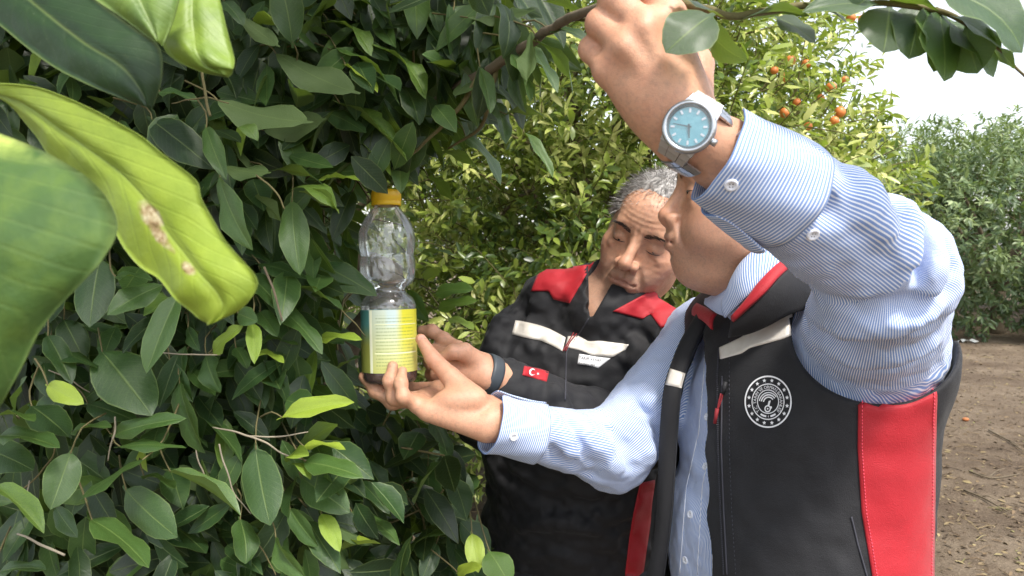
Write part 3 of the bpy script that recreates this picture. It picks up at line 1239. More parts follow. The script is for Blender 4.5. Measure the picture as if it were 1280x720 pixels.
def hair_for(H, S_body, parent, mat, n, length, grey, hl=.066, width=.00045):
    """a cap of hair on the skull with loose strands over it"""
    S = Sdf()
    S.ell(H.L(0, -.018, .030), (.081, .104, .094 * H.top), H.R)
    S.fn(lambda d, p: d + .0022 * vnoise(p * 160, 3))

    def line(p):
        q = H.loc(p)
        x, y, z = q[..., 0], q[..., 1], q[..., 2]
        front = .058 + .010 * np.cos(x / .07 * 3.1) - .018 * np.clip(np.abs(x) / .07, 0, 1) ** 2
        lim = np.where(y > .045, front + hl - .066, np.interp(y, [-.12, -.05, -.02, .02, .045], [-.065, -.05, .005, .012, .034]))
        return lim - z
    S.fn(lambda d, p: np.maximum(d, line(p) * .8))
    S.ell(H.L(0, -.016, .025), (.0765, .098, .088 * H.top), H.R, 0, 's')
    v, f = S.mesh(.003)
    o = mesh_obj('hair', v, f, mat, parent)
    attr(o, 'shade', np.clip(.40 + .45 * grey + .14 * vnoise(v * 120, 9), 0, 1))
    fc = v[f].mean(1)
    q = H.loc(fc)
    out = ((q / V(.081, .104, .094)) ** 2).sum(1) > .93
    p, nn = surface_samples(v, f, n, out)
    ql = H.loc(p)
    comb = (H.R @ np.stack([.25 * np.sign(ql[:, 0]) + rng.normal(0, .3, n), .75 - 1.2 * (ql[:, 1] < -.03) + rng.normal(0, .25, n), -.25 + rng.normal(0, .25, n)])).T
    d = comb + nn * .42
    d /= np.linalg.norm(d, axis=1, keepdims=True)
    ln = length * (0.6 + .8 * rng.random(n))
    st = strands('hair_strand', p - nn * .001, nn, d, ln, width, mat, o, np.clip(grey + rng.normal(0, .2, n), 0, 1))
    st['kind'] = 'stuff'
    return o


def brows(H, bvh, parent, mat, n=170, dz=0.0, grey=.3):
    b_, n_, d_, l_, s_ = [], [], [], [], []
    for q in (-1, 1):
        for i in range(n):
            t = rng.random()
            x = q * (.012 + .038 * t)
            z = .017 + dz + .007 * math.sin(t * 2.4) + rng.normal(0, .0019 * (1.25 - t))
            o = H.L(x, .16, z)
            h = bvh.ray_cast(Vector(o), Vector(-H.R[:, 1]))
            if h[0] is None:
                continue
            b_.append(np.array(h[0]))
            n_.append(np.array(h[1]))
            d_.append(nrm(H.R @ V(q * .9, -.1, .45 - .75 * t) + np.array(h[1]) * .35))
            l_.append(.0062 * (.7 + .5 * rng.random()))
            s_.append(np.clip(grey + rng.normal(0, .3), 0, 1))
    o = strands('eyebrow', b_, n_, d_, l_, .00035, mat, parent, s_)
    o['kind'] = 'stuff'


def lashes(H, bvh, parent, dz=-.004):
    for q in (-1, 1):
        pos = []
        for t in np.linspace(-1, 1, 13):
            o = H.L(q * (.0325 + .0125 * t), .16, dz - .0022 + .0018 * (1 - t * t) * -1)
            h = bvh.ray_cast(Vector(o), Vector(-H.R[:, 1]))
            if h[0] is not None:
                pos.append(np.array(h[0]) + H.R[:, 1] * .0002)
        mesh_obj('eyelash', *tube(pos, [.0003, .0009, .0011, .0009, .0003], 6), M_BROW, parent)


class Torso:
    def __init__(s, F, levels):
        """levels: (z, x, y) of the spine, F the way the chest faces"""
        s.F = nrm(V(F[0], F[1], 0))
        s.Lf = np.cross(V(0, 0, 1), s.F)
        s.lv = np.array(sorted(levels))

    def c(s, z):
        return np.stack([np.interp(z, s.lv[:, 0], s.lv[:, 1]), np.interp(z, s.lv[:, 0], s.lv[:, 2])], -1)

    def p(s, l, f, z):
        c = s.c(z)
        return V(c[0], c[1], z) + l * s.Lf + f * s.F

    def loc(s, q):
        c = s.c(q[..., 2])
        d = q[..., :2] - c
        return d @ s.Lf[:2], d @ s.F[:2], q[..., 2]

    def R(s):
        return np.stack([s.Lf, s.F, V(0, 0, 1)], 1)


def hand_skin(S, wrist, mcps, fingers, thumb, palm_r=.0115, k=.010, fat=1.0):
    """wrist: two points; mcps: four knuckles index..little; fingers: lists of joints after the knuckle"""
    w0, w1 = wrist
    for i, m in enumerate(mcps):
        b = w0 + (w1 - w0) * (i / 3)
        S.cap(b, m, .0155, palm_r * (1.0 - .05 * i), .014)
    for i in range(3):
        S.cap(mcps[i], mcps[i + 1], palm_r * .9, palm_r * .85, .008)
    for i, (m, f) in enumerate(zip(mcps, fingers)):
        sc = (1.0, 1.04, .98, .86)[i]
        pts = [m] + list(f)
        rs = [.0112 * sc * fat, .0104 * sc * fat, .0092 * sc * fat, .0076 * sc * fat][:len(pts)]
        F = Sdf().chain(pts, rs, .003)
        for op in F.ops:
            S.ops.append((op[0], op[1], op[2], op[3], .004))
        for j in pts[1:-1]:
            S.sph(j, rs[1] * 1.0, .006)
    rs = [.016, .0135, .0108, .0078][-len(thumb):]
    for i in range(len(thumb) - 1):
        S.cap(thumb[i], thumb[i + 1], rs[i], rs[i + 1], .008 if i == 0 else .004)


def angle_phase(p, a, b, ref, per, R):
    t = nrm(b - a)
    x = nrm(ref - t * (ref @ t))
    y = np.cross(t, x)
    q = p - a
    return np.arctan2(q @ y, q @ x) * R / per


def button(name, bvh, px, py, r, parent, mat=None):
    h, n = hitpx(bvh, px, py)
    if h is None:
        return
    if n @ ray(px, py) > 0:
        n = -n
    mat = mat or M_BTN
    x = nrm(np.cross(n, V(0, 0, 1)))
    y = np.cross(n, x)
    vs, fs = [], []
    prof = [(0, .0012), (.55, .0012), (.62, .0017), (.9, .002), (1.0, .0012), (1.0, -.001)]
    k = 16
    for rr, hh in prof:
        for a in range(k):
            an = 2 * math.pi * a / k
            vs.append(h + n * (hh * r / .0055) + r * max(rr, .02) * (math.cos(an) * x + math.sin(an) * y))
    for i in range(len(prof) - 1):
        for a in range(k):
            fs.append((i * k + a, (i + 1) * k + a, (i + 1) * k + (a + 1) % k, i * k + (a + 1) % k))
    fs.append(tuple(range(k)))
    o = mesh_obj(name, vs, fs, mat, parent)
    hv, hf = [], []
    for q in ((-1, -1), (1, -1), (-1, 1), (1, 1)):
        c = h + n * (.0014 * r / .0055) + (x * q[0] + y * q[1]) * r * .22
        b0 = len(hv)
        for a in range(6):
            an = math.pi * a / 3
            hv.append(c + r * .1 * (math.cos(an) * x + math.sin(an) * y))
        hf.append(tuple(range(b0, b0 + 6)))
    mesh_obj('thread_hole', hv, hf, M_STITCH, o, False)
    return o


def seam_px(name, pts, bvh, mat, parent, r=.0009, n=60, off=.0006, dash=False):
    q = resample(pts, n)
    pos = []
    for a in q:
        h, nn = hitpx(bvh, a[0], a[1])
        if h is not None:
            pos.append(h + nn * off)
    if len(pos) < 4:
        return
    mb = MB()
    if dash:
        for i in range(0, len(pos) - 1, 2):
            mb.add(*tube([pos[i], (pos[i] + pos[i + 1]) / 2, pos[i + 1]], r, 5))
    else:
        mb.add(*tube(pos, r, 6))
    o = mb.build(name, mat, parent)
    if dash:
        o['kind'] = 'stuff'
    return o


def flat_px(name, outline_sets, bvh, mat, parent, off=.002):
    """printed or embroidered marks: polygons in photo pixels laid on the cloth below"""
    mb = MB()
    for poly in outline_sets:
        vs = []
        for q in poly:
            h, nn = hitpx(bvh, q[0], q[1])
            if h is None:
                vs = None
                break
            vs.append(h - ray(q[0], q[1]) * off * .2 + nn * off)
        if vs:
            mb.add(vs, [tuple(range(len(vs)))])
    return mb.build(name, mat, parent, False)


def ribbon(name, top, bot, mat, parent, n=20, m=7, thick=.0022, bulge=.0):
    """a cloth panel between two edges given as (px, py, depth)"""
    a, b = spline(np.array([P(*q) for q in top]), n), spline(np.array([P(*q) for q in bot]), n)
    t = np.linspace(0, 1, m)[None, :, None]
    g = a[:, None] * (1 - t) + b[:, None] * t
    dx, dy = np.gradient(g, axis=0), np.gradient(g, axis=1)
    N = np.cross(dx, dy)
    N /= np.maximum(np.linalg.norm(N, axis=-1, keepdims=True), 1e-9)
    if (N.reshape(-1, 3) @ -FWD).mean() < 0:
        N = -N
    g = g + N * (bulge * np.sin(t * math.pi))
    fr, bk = (g + N * thick / 2).reshape(-1, 3), (g - N * thick / 2).reshape(-1, 3)
    vs = np.vstack([fr, bk])
    fs = grid_faces(n, m) + [f[::-1] for f in grid_faces(n, m, n * m)]
    rim = [i * m for i in range(n)] + [(n - 1) * m + j for j in range(1, m)] + [i * m + m - 1 for i in range(n - 2, -1, -1)] + [j for j in range(m - 2, 0, -1)]
    for i in range(len(rim)):
        p, q = rim[i], rim[(i + 1) % len(rim)]
        fs.append((p, q, q + n * m, p + n * m))
    o = mesh_obj(name, vs, fs, mat, parent)
    attr(o, 'phase', np.concatenate([np.repeat(np.arange(n), m)] * 2) / n * 46)
    return o


def glyph_polys(txt, size=1.0):
    """outlines of a word's letters as filled meshes -> list of (char width, verts2d, faces)"""
    out = []
    for ch in txt:
        if ch == ' ':
            out.append((.35 * size, [], []))
            continue
        cu = bpy.data.curves.new('glyph', 'FONT')
        cu.body = ch
        cu.size = size
        cu.resolution_u = 2
        ob = bpy.data.objects.new('glyph', cu)
        COL.objects.link(ob)
        dg = bpy.context.evaluated_depsgraph_get()
        dg.update()
        me = ob.evaluated_get(dg).to_mesh()
        vs = [(v.co.x, v.co.y) for v in me.vertices]
        fs = [tuple(p.vertices) for p in me.polygons]
        w = (max(v[0] for v in vs) if vs else .3) + .07 * size
        out.append((w, vs, fs))
        bpy.data.objects.remove(ob)
        bpy.data.curves.remove(cu)
    return out


def folds_px(S, folds):
    """cloth folds drawn along photo pixels on the surface already there"""
    pts = [spline(f[0], 3 * len(f[0])) for f in folds]
    allp = np.concatenate(pts)
    dirs = np.stack([ray(*q) for q in allp])
    t = np.full(len(allp), .35)
    for _ in range(70):
        t += np.clip(S.at(CAM + dirs * t[:, None]), -.02, .05) * .85
    hit = CAM + dirs * t[:, None]
    ok = np.abs(S.at(hit)) < .006
    g = S.grad(hit)
    i = 0
    for f, q in zip(folds, pts):
        n = len(q)
        r, k, op = f[1:]
        pos = hit[i:i + n] + g[i:i + n] * (-r * .45 if op == 'u' else r * .50)
        oo = ok[i:i + n]
        i += n
        for a in range(n - 1):
            if oo[a] and oo[a + 1] and np.linalg.norm(pos[a + 1] - pos[a]) < .06:
                e0, e1 = math.sin(math.pi * (a + .5) / n) ** .5, math.sin(math.pi * (a + 1.5) / n) ** .5
                S.cap(pos[a], pos[a + 1], r * max(e0, .3), r * max(e1, .3), k, op)


# ====================================================================== man in the foreground
E1, W1 = P(1106, 342, .745), P(884, 184, .632)          # left elbow, wrist
SH1L, SH1R = P(1092, 412, .945), P(882, 420, 1.285)
E1R, W1R = P(768, 562, 1.135), P(618, 527, 1.035)
T1 = Torso((-.93, -.37), [(0.0, .46, 1.09), (.85, .445, 1.085), (1.2, .425, 1.08), (1.5, .40, 1.075)])


def torso1(S):
    R, p = T1.R(), T1.p
    S.ell(p(0, .0, .92), (.172, .125, .15), R, 0)
    S.ell(p(0, .056, 1.06), (.185, .138, .19), R, .05)
    S.ell(p(0, .027, 1.23), (.180, .122, .17), R, .05)
    S.cap(p(-.150, .0, 1.345), p(.145, .0, 1.345), .058, k=.05)
    for q in (-1, 1):
        S.cap(p(0, -.02, 1.43), p(q * .13, -.015, 1.37), .05, .045, .03)
    return S


H1 = Head(P(931, 247, 1.055), (-.99, .09, .10), (.10, 0, 1), top=.62)
B1 = torso1(Sdf())
B1.fn(lambda d, p: d + .012)
H1.build(B1, fat=.003, lid=.0044, nostril=False, lips=.005, nose=-.005)
B1.cap(H1.L(0, -.028, -.055), P(985, 400, 1.075), .058, .066, .03)
B1.ell(H1.L(0, .028, -.112), (.044, .044, .026), H1.R, .03)          # soft double chin
for a, b in ((SH1L, E1), (SH1R, E1R)):
    B1.cap(a, b, .045, .038, .02)
B1.cap(E1, P(905, 194, .640), .038, .0275, .02)
B1.cap(P(905, 194, .640), P(866, 169, .628), .0275, .0255, .015)
B1.cap(E1R, W1R, .036, .0275, .02)
# raised left hand, knuckles folded over the twig
hand_skin(B1, (P(872, 160, .632), P(848, 180, .630)),
          [P(836, 20, .622), P(806, 34, .612), P(782, 58, .616), P(760, 88, .630)],
          [[P(802, -24, .632), P(800, 10, .668), P(836, 25, .675)],
           [P(768, 0, .626), P(776, 30, .662), P(815, 42, .672)],
           [P(751, 30, .634), P(765, 55, .666), P(800, 62, .676)],
           [P(740, 62, .648), P(758, 80, .672), P(790, 82, .680)]],
          [P(868, 140, .640), P(872, 82, .655), P(856, 35, .672), P(832, 10, .684)], palm_r=.0135, fat=1.14)
for (q, w) in (((818, 108, .628), .021), ((836, 134, .626), .021)):
    B1.sph(P(*q), w, .03)
for a, b in (((846, 128, .604), (806, 36, .600)), ((842, 130, .608), (782, 60, .604)), ((852, 120, .612), (834, 24, .610))):
    B1.cap(P(*a), P(*b), .0018, .0028, .012)                          # tendons
# right hand, palm up under the bottle
hand_skin(B1, (P(612, 508, 1.055), P(606, 532, 1.020)),
          [P(548, 486, 1.110), P(533, 497, 1.085), P(523, 504, 1.056), P(521, 506, 1.030)],
          [[P(512, 487, 1.135), P(488, 480, 1.150), P(472, 472, 1.155)],
           [P(491, 502, 1.080), P(470, 488, 1.085), P(455, 471, 1.092)],
           [P(493, 497, 1.042), P(488, 476, 1.040), P(491, 458, 1.048)],
           [P(504, 496, 1.016), P(501, 479, 1.022), P(503, 464, 1.034)]],
          [P(596, 500, 1.030), P(563, 471, 1.048), P(541, 448, 1.062), P(526, 424, 1.074)])
B1.ell(P(572, 500, 1.028), (.032, .02, .017), None, .014)
B1.cap(P(607, 538, 1.02), P(534, 516, 1.024), .014, .0115, .012)
B1.cap(P(560, 488, 1.012), P(535, 496, 1.012), .0018, k=.006, op='s')

for a, b in (((506, 481, 1.008), (497, 479, 1.012)), ((508, 490, 1.004), (498, 493, 1.004)), ((494, 476, 1.026), (483, 474, 1.030)),
             ((572, 482, 1.012), (548, 505, 1.006)), ((586, 496, 1.008), (556, 512, 1.004)), ((549, 452, 1.046), (538, 460, 1.046))):
    B1.cap(P(*a), P(*b), .0010, k=.003, op='s')
man1 = empty('person', (.46, 1.09, 0), 'person in pale blue striped shirt and open black vest, one arm raised to a branch', 'person')
v, f = B1.mesh(.0026)
body1 = mesh_obj('body', v, f, M_SKIN1, None)
reparent(body1, man1)
lp, st, fl = H1.masks(v)
hk = np.exp(-(np.linalg.norm(v - P(526, 424, 1.074), axis=1) / .02) ** 2) + np.exp(-(np.linalg.norm(v - P(548, 455, 1.055), axis=1) / .02) ** 2)
for q in ((836, 20, .622), (806, 34, .612), (782, 58, .616), (760, 88, .63), (740, 62, .648), (751, 30, .634)):
    hk += .55 * np.exp(-(np.linalg.norm(v - P(*q), axis=1) / .014) ** 2)
attr(body1, 'lip', lp)
attr(body1, 'stubble', st * .55)
attr(body1, 'flush', np.clip(fl + hk, 0, 1))
bvh_b1 = bvh_of(v, f)
eyes(H1, body1, (.0, .93, -.25))
hair_for(H1, B1, body1, M_HAIRD, 2500, .009, .15)
brows(H1, bvh_b1, body1, M_BROW, grey=.25)
lashes(H1, bvh_b1, body1, .002)

# ---- shirt: torso and sleeves in one
S1 = torso1(Sdf())
S1.fn(lambda d, p: d - .004)
S1.cap(SH1L, E1, .083, .061, .03)
S1.cap(E1, P(985, 244, .657), .057, .0455, .03)
S1.cap(P(975, 238, .655), P(945, 220, .648), .041, .036, .004)
S1.cap(T1.p(-.13, -.015, 1.35), SH1R, .06, .062, .03)
S1.cap(SH1R, E1R, .062, .056, .02)
S1.cap(E1R, P(664, 541, 1.055), .053, .040, .03)
# folds of the sleeves: ridges and valleys that fan out from the elbow and bunch at the cuff
folds_px(S1, [
    ([(1040, 198), (1064, 200), (1072, 222)], .0075, .022, 'u'), ([(1068, 205), (1082, 250), (1108, 298)], .0045, .026, 'u'),
    
    ([(1000, 232), (1030, 250), (1040, 275)], .0035, .014, 's'),
    ([(1118, 232), (1130, 280), (1134, 340)], .0042, .026, 'u'),
    ([(1145, 250), (1152, 300), (1150, 350)], .0048, .016, 's'), ([(1160, 280), (1170, 320), (1165, 365)], .0055, .016, 'u'),
    ([(1180, 305), (1190, 340), (1180, 372)], .0045, .014, 's'),
    ([(1000, 385), (1060, 412), (1120, 405), (1170, 385)], .0070, .018, 'u'), ([(1002, 402), (1060, 430), (1120, 424), (1176, 404)], .0050, .014, 's'),
    ([(1010, 420), (1070, 448), (1125, 442), (1172, 424)], .0070, .018, 'u'), ([(1022, 442), (1080, 462), (1125, 458), (1168, 440)], .0048, .014, 's'),
    ([(1000, 360), (1060, 385), (1120, 382), (1160, 380)], .0045, .016, 's'), ([(1000, 340), (1005, 400), (1030, 450)], .004, .014, 's')])
folds_px(S1, [
    ([(692, 522), (705, 548), (722, 580)], .0055, .018, 'u'), ([(708, 524), (724, 555), (742, 588)], .0040, .014, 's'),
    ([(735, 530), (752, 560), (775, 596)], .0055, .018, 'u'), ([(757, 532), (778, 556), (792, 590)], .0042, .014, 's'),
    ([(783, 524), (800, 545), (812, 575)], .0055, .018, 'u'), ([(796, 506), (815, 520), (828, 545)], .0045, .014, 's'),
    ([(806, 498), (820, 503), (834, 512)], .0060, .014, 'u'), ([(690, 560), (720, 585), (750, 600)], .0035, .014, 's')])
t_arm = nrm(E1 - W1)


def wr1(d, p):
    l, ff, z = T1.loc(p)
    w = .0022 * vnoise(p * V(38, 38, 38), 21) + .0012 * vnoise(p * 95, 22)
    front = np.exp(-(l / .10) ** 2) * (ff > 0) * np.clip((1.42 - z) / .1, 0, 1)
    w = w + front * (.0028 * np.sin(z * 62 + 22 * l + 2.5 * vnoise(p * 9, 5)) + .003 * vnoise(p * 24, 23))
    return d + w


S1.fn(wr1)
ax = P(975, 238, .655)
S1.fn(lambda d, p: np.maximum(d, (p - P(935, 214, .645)) @ -t_arm))          # end inside the cuff
t_armR = nrm(E1R - W1R)
S1.fn(lambda d, p: np.where((p - W1R) @ t_armR < .3, np.maximum(d, (P(660, 540, 1.05) - p) @ t_armR), d), P(660, 540, 1.05), .09)
S1.fn(lambda d, p: np.maximum(d, .84 - p[..., 2]))
S1.cap(P(954, 338, 1.06), P(987, 404, 1.075), .071, .074, .012)
S1.cap(P(950, 330, 1.058), P(987, 400, 1.075), .0635, .068, .004, 's')
S1.fn(lambda d, p: np.maximum(d, (p - P(962, 352, 1.06)) @ nrm(P(950, 326, 1.058) - P(987, 400, 1.075))), P(954, 338, 1.06), .09)
v, f = S1.mesh(.004)
shirt1 = mesh_obj('shirt', v, f, M_SHIRT, body1)


def dseg(p, a, b):
    ba = b - a
    t = np.clip((p - a) @ ba / (ba @ ba), 0, 1)
    return np.linalg.norm(p - a - t[:, None] * ba, axis=1)


PER = .0027
d_f, d_u, d_fr, d_ur = dseg(v, P(935, 214, .645), E1) - .055, dseg(v, SH1L, E1) - .07, dseg(v, E1R, W1R) - .045, dseg(v, SH1R, E1R) - .062
back = nrm(V(0, 1, .25))
pf = angle_phase(v, E1, P(935, 214, .645), -back, PER, .052)
pu = angle_phase(v, SH1L, E1, V(0.1, .3, 1.0) * -1, PER, .078)
pr = angle_phase(v, E1R, W1R, V(0, -1, .4), PER, .046)
pur = angle_phase(v, SH1R, E1R, V(0, -1, .4), PER, .06)
l, ff, z = T1.loc(v)
pt = l / PER
ds = np.stack([d_f, d_u, d_fr, d_ur, np.full(len(v), .012)])
pick = ds.argmin(0)
# distance to the torso axis region decides plain torso cloth
dt = np.abs(torso1(Sdf()).at(v) - .004)
pick = np.where(ds[:4].min(0) > np.maximum(dt, .006), 4, ds[:4].argmin(0))
attr(shirt1, 'phase', np.choose(pick, [pf, pu, pr, pur, pt]))
bvh_s1 = bvh_of(v, f)


def cuff_obj(a, b, ra, rb, ref, ang0, ang1, parent, slant=0.0, corner=.012, flare=.0):
    """a shirt cuff: wrapped cloth band with rounded corners, ang0..ang1 round the arm"""
    t = nrm(b - a)
    x = nrm(ref - t * (ref @ t))
    y = np.cross(t, x)
    Ln = np.linalg.norm(b - a)
    n, m = 64, 12
    vs = [[], []]
    ph = []
    for i in range(n):
        an = ang0 + (ang1 - ang0) * i / (n - 1)
        e = min(i, n - 1 - i) / (n - 1) * abs(ang1 - ang0) * ra
        cut = corner - math.sqrt(max(corner ** 2 - max(corner - e, 0) ** 2, 0))
        for j in range(m):
            s = cut + (Ln - cut) * j / (m - 1)
            r = ra + (rb - ra) * s / Ln + .0012 * math.sin(an * 3 + 1) + .0008 * math.sin(an * 7 + s * 90) + flare * max(0, 1 - s / .03) ** 2
            c = a + t * (s - slant * math.cos(an) * (1 - s / Ln))
            for q, dr in ((0, .0009), (1, -.0009)):
                vs[q].append(c + (r + dr) * (math.cos(an) * x + math.sin(an) * y))
            ph.append(s / PER)
    V2 = vs[0] + vs[1]
    fs = grid_faces(n, m) + [ff_[::-1] for ff_ in grid_faces(n, m, n * m)]
    rim = [i * m for i in range(n)] + [(n - 1) * m + j for j in range(1, m)] + [i * m + m - 1 for i in range(n - 2, -1, -1)] + [j for j in range(m - 2, 0, -1)]
    for i in range(len(rim)):
        p, q = rim[i], rim[(i + 1) % len(rim)]
        fs.append((p, q, q + n * m, p + n * m))
    o = mesh_obj('cuff', V2, fs, M_SHIRT, parent)
    attr(o, 'phase', ph * 2)
    return o, np.array(V2), fs


def bvh_list(vs, fs):
    return BVHTree.FromPolygons([tuple(q) for q in vs], [tuple(q) for q in fs])


ca, cb = P(898, 194, .634), P(985, 246, .660)
cf, cv_, cfs = cuff_obj(ca, cb, .0410, .0495, V(0, -1, 0), -1.75, 3.1, shirt1, slant=.013)
bv_c = bvh_list(cv_, cfs)
button('button', bv_c, 914, 231, .0056, cf)
seam_px('seam', [(893, 240), (884, 205), (905, 168), (934, 157)], bv_c, M_BTN, cf, .0005)
cf2, _, _ = cuff_obj(P(918, 221, .648), P(975, 260, .664), .0390, .045, V(0, -1, 0), 1.2, 4.9, shirt1)
button('button', bvh_s1, 1016, 293, .0056, shirt1)
ca, cb = P(613, 528, 1.032), P(672, 542, 1.055)
cf3, cv_, cfs = cuff_obj(ca, cb, .0390, .0425, V(0, -1, 0), -1.5, 4.6, shirt1, flare=.004)
button('button', bvh_list(cv_, cfs), 642, 546, .0058, cf3)
# shirt front buttons
for q in ((882, 583), (863, 643), (884, 521), (889, 462), (857, 700)):
    button('button', bvh_s1, q[0], q[1], .0055, shirt1)
seam_px('placket_seam', [(897, 400), (893, 470), (892, 540), (878, 610), (872, 718)], bvh_s1, M_BTN, shirt1, .0006)
seam_px('placket_seam', [(884, 400), (880, 470), (874, 540), (858, 610), (850, 718)], bvh_s1, M_BTN, shirt1, .0006)

# ---- shirt collar
ribbon('collar', [(1000, 322, 1.02), (985, 305, 1.0), (962, 301, .985), (932, 322, .985), (916, 345, .998), (909, 366, 1.012)],
       [(1005, 352, 1.0), (985, 345, .975), (957, 346, .960), (936, 368, .960), (920, 384, .975), (906, 397, .995)], M_SHIRT, shirt1, 28, 8, .003, .006)
ribbon('collar', [(911, 360, 1.022), (903, 363, 1.045), (893, 368, 1.085), (885, 374, 1.11)],
       [(907, 396, 1.0), (897, 392, 1.03), (888, 386, 1.06), (880, 379, 1.09)], M_SHIRT, shirt1, 14, 6, .003, .003)

# ---- vest
VS = torso1(Sdf())
VS.fn(lambda d, p: d + .0034 * vnoise(p * V(19, 19, 6), 31) + .0012 * vnoise(p * 44, 32))
VS.fn(lambda d, p: -smin(.027 - d, d - .015, .004))
AX = nrm(E1 - SH1L)
VS.cap(SH1L - AX * .06, SH1L + AX * .25, .088, .12, .008, 's')
VS.cap(SH1R + nrm(E1R - SH1R) * .045, E1R, .066, .072, .008, 's')
VS.cap(P(935, 320, 1.04), P(985, 400, 1.075), .072, .060, .006, 's')


def edge_line(pts):
    q = resample(pts, 24)
    zl = []
    for a in q:
        h, n = hitpx(bvh_s1, a[0], a[1])
        if h is not None:
            l, ff, z = T1.loc(h)
            if -.10 < l < .09:
                zl.append((float(z), float(l)))
    zl.sort()
    return np.array(zl).T


EDGE_L = edge_line([(906, 402), (900, 430), (898, 470), (899, 560), (902, 640), (906, 716)])
EDGE_R = edge_line([(889, 408), (874, 440), (858, 480), (848, 530), (846, 590), (838, 650), (826, 716)])


def front_cut(d, p):
    l, ff, z = T1.loc(p)
    l1, l2 = np.interp(z, *EDGE_R), np.interp(z, *EDGE_L)
    sd_ = np.maximum(np.maximum(l1 - l, l - l2), -ff)
    return -smin(-d, sd_, .006)


VS.fn(front_cut)
VS.fn(lambda d, p: np.maximum(d, .80 - p[..., 2]))
v, f = VS.mesh(.0032)
vest1 = mesh_obj('vest', v, f, M_BLACK, body1)
bvh_v1 = bvh_of(v, f)
patch_px('side_panel', [(1073, 484), (1072, 560), (1077, 640), (1091, 725), (1094, 745)], [(1171, 478), (1168, 560), (1167, 640), (1166, 725), (1166, 745)], bvh_v1, M_RED, vest1, 48, 20, .002, sag=17)
seam_px('seam', [(1078, 478), (1077, 560), (1082, 640), (1096, 725)], bvh_v1, M_STITCHR, vest1, .0006, 120, .0026, True)
seam_px('seam', [(1167, 474), (1164, 560), (1163, 640), (1162, 725)], bvh_v1, M_STITCHR, vest1, .0006, 120, .0026, True)
patch_px('reflective_stripe', [(900, 435), (928, 422), (943, 409), (985, 390), (1001, 382)], [(901, 449), (927, 442), (937, 435), (978, 424), (1004, 414)], bvh_v1, M_REFL, vest1, 28, 8, .0018)
def sdep(px, py, add, dflt):
    h, n = hitpx(bvh_s1, px, py)
    return dflt if h is None else float((h - CAM) @ FWD) + add


fr_r = [(888, 396), (874, 425), (862, 452), (852, 485), (847, 540), (843, 600), (838, 660), (828, 735)]
fr_l = [(872, 392), (852, 425), (840, 455), (830, 490), (825, 545), (823, 600), (820, 660), (806, 735)]
fd = [min(sdep(a, b, -.010, 1.1), sdep(c, e, -.012, 1.1)) for (a, b), (c, e) in zip(fr_r, fr_l)]
fd = [1.125, 1.11, 1.095] + [min(q, 1.075) for q in fd[3:]]
fp_ = ribbon('front_panel', [(a, b, q) for (a, b), q in zip(fr_r, fd)], [(a, b, q + .012) for (a, b), q in zip(fr_l, fd)], M_BLACK, vest1, 40, 8, .007, .004)
bvh_fp = bvh_list([v_.co[:] for v_ in fp_.data.vertices], [tuple(q.vertices) for q in fp_.data.polygons])
patch_px('reflective_stripe', [(838, 461), (847, 464), (859, 468)], [(832, 481), (842, 483), (854, 486)], bvh_fp, M_REFL, fp_, 8, 6, .0012)
seam_px('zip_tape', [(903, 470), (902, 560), (905, 640), (909, 718)], bvh_v1, M_STITCH, vest1, .0011, 90, .0006)
seam_px('seam', [(912, 420), (912, 560), (915, 640), (920, 718)], bvh_v1, M_STITCH, vest1, .0005, 110, .0006, True)
seam_px('zip_teeth', [(899, 436), (897, 470), (898, 560), (901, 640), (905, 718)], bvh_v1, M_STITCH, vest1, .0013, 240, .0008, True)
seam_px('pocket_seam', [(1064, 646), (1072, 680), (1084, 722)], bvh_v1, M_STITCH, vest1, .0011, 30, .0008)
seam_px('seam', [(1050, 470), (1068, 478), (1100, 490), (1140, 492), (1166, 480)], bvh_v1, M_STITCHR, vest1, .0006, 60, .0030, True)
# vest collar, red outside
ribbon('collar', [(1010, 318, 1.03), (992, 314, 1.0), (972, 326, .975), (950, 350, .962), (934, 374, .962), (918, 394, .972)],
       [(1015, 338, 1.01), (996, 330, .975), (976, 344, .955), (956, 366, .947), (936, 384, .953), (916, 402, .967)], M_RED, vest1, 22, 6, .004, .003)
def dep(px, py, dflt):
    h, n = hitpx(bvh_v1, px, py)
    return dflt if h is None else min(dflt + .02, float((h - CAM) @ FWD) - .003)


yb = [(1018, 384, .97), (1004, 388, .95), (985, 394, .94), (960, 407, .945), (935, 417, .955), (910, 421, .968)]
ribbon('yoke', [(1018, 334, 1.01), (996, 328, .980), (976, 342, .960), (956, 364, .952), (936, 382, .958), (914, 400, .972)],
       [(a, b, dep(a, b, c)) for a, b, c in yb], M_BLACK, vest1, 24, 10, .004, .004)
ribbon('collar', [(895, 392, 1.07), (884, 385, 1.11), (872, 379, 1.16)], [(890, 412, 1.06), (880, 402, 1.10), (866, 394, 1.16)], M_RED, vest1, 10, 6, .004, .003)
# zip pull
h0, n0 = hitpx(bvh_v1, 909, 478)
if h0 is not None:
    mbz = MB()
    mbz.add(*tube([P(911, 470, .0) * 0 + h0 + n0 * .003, h0 + n0 * .004 + V(-.002, 0, -.016)], .003, 8))
    zp = mbz.build('zip_slider', M_INK, vest1)
    mbz = MB()
    b0 = h0 + n0 * .005 + V(-.003, 0, -.016)
    for dx in (-.0012, .0012):
        mbz.add(*tube(spline([b0 + V(dx, 0, 0), b0 + V(-.003 + dx, -.001, -.012), b0 + V(-.006, -.001, -.022)], 8), .0011, 6))
    mbz.add(*tube([b0 + V(-.006, -.001, -.020), b0 + V(-.009, -.001, -.040)], [.0028, .0024], 8))
    mbz.build('zip_pull', M_DARKRED, zp)

# round emblem on the left chest
bc, brx, bry = (960.7, 502.3), 29.5, 32.6


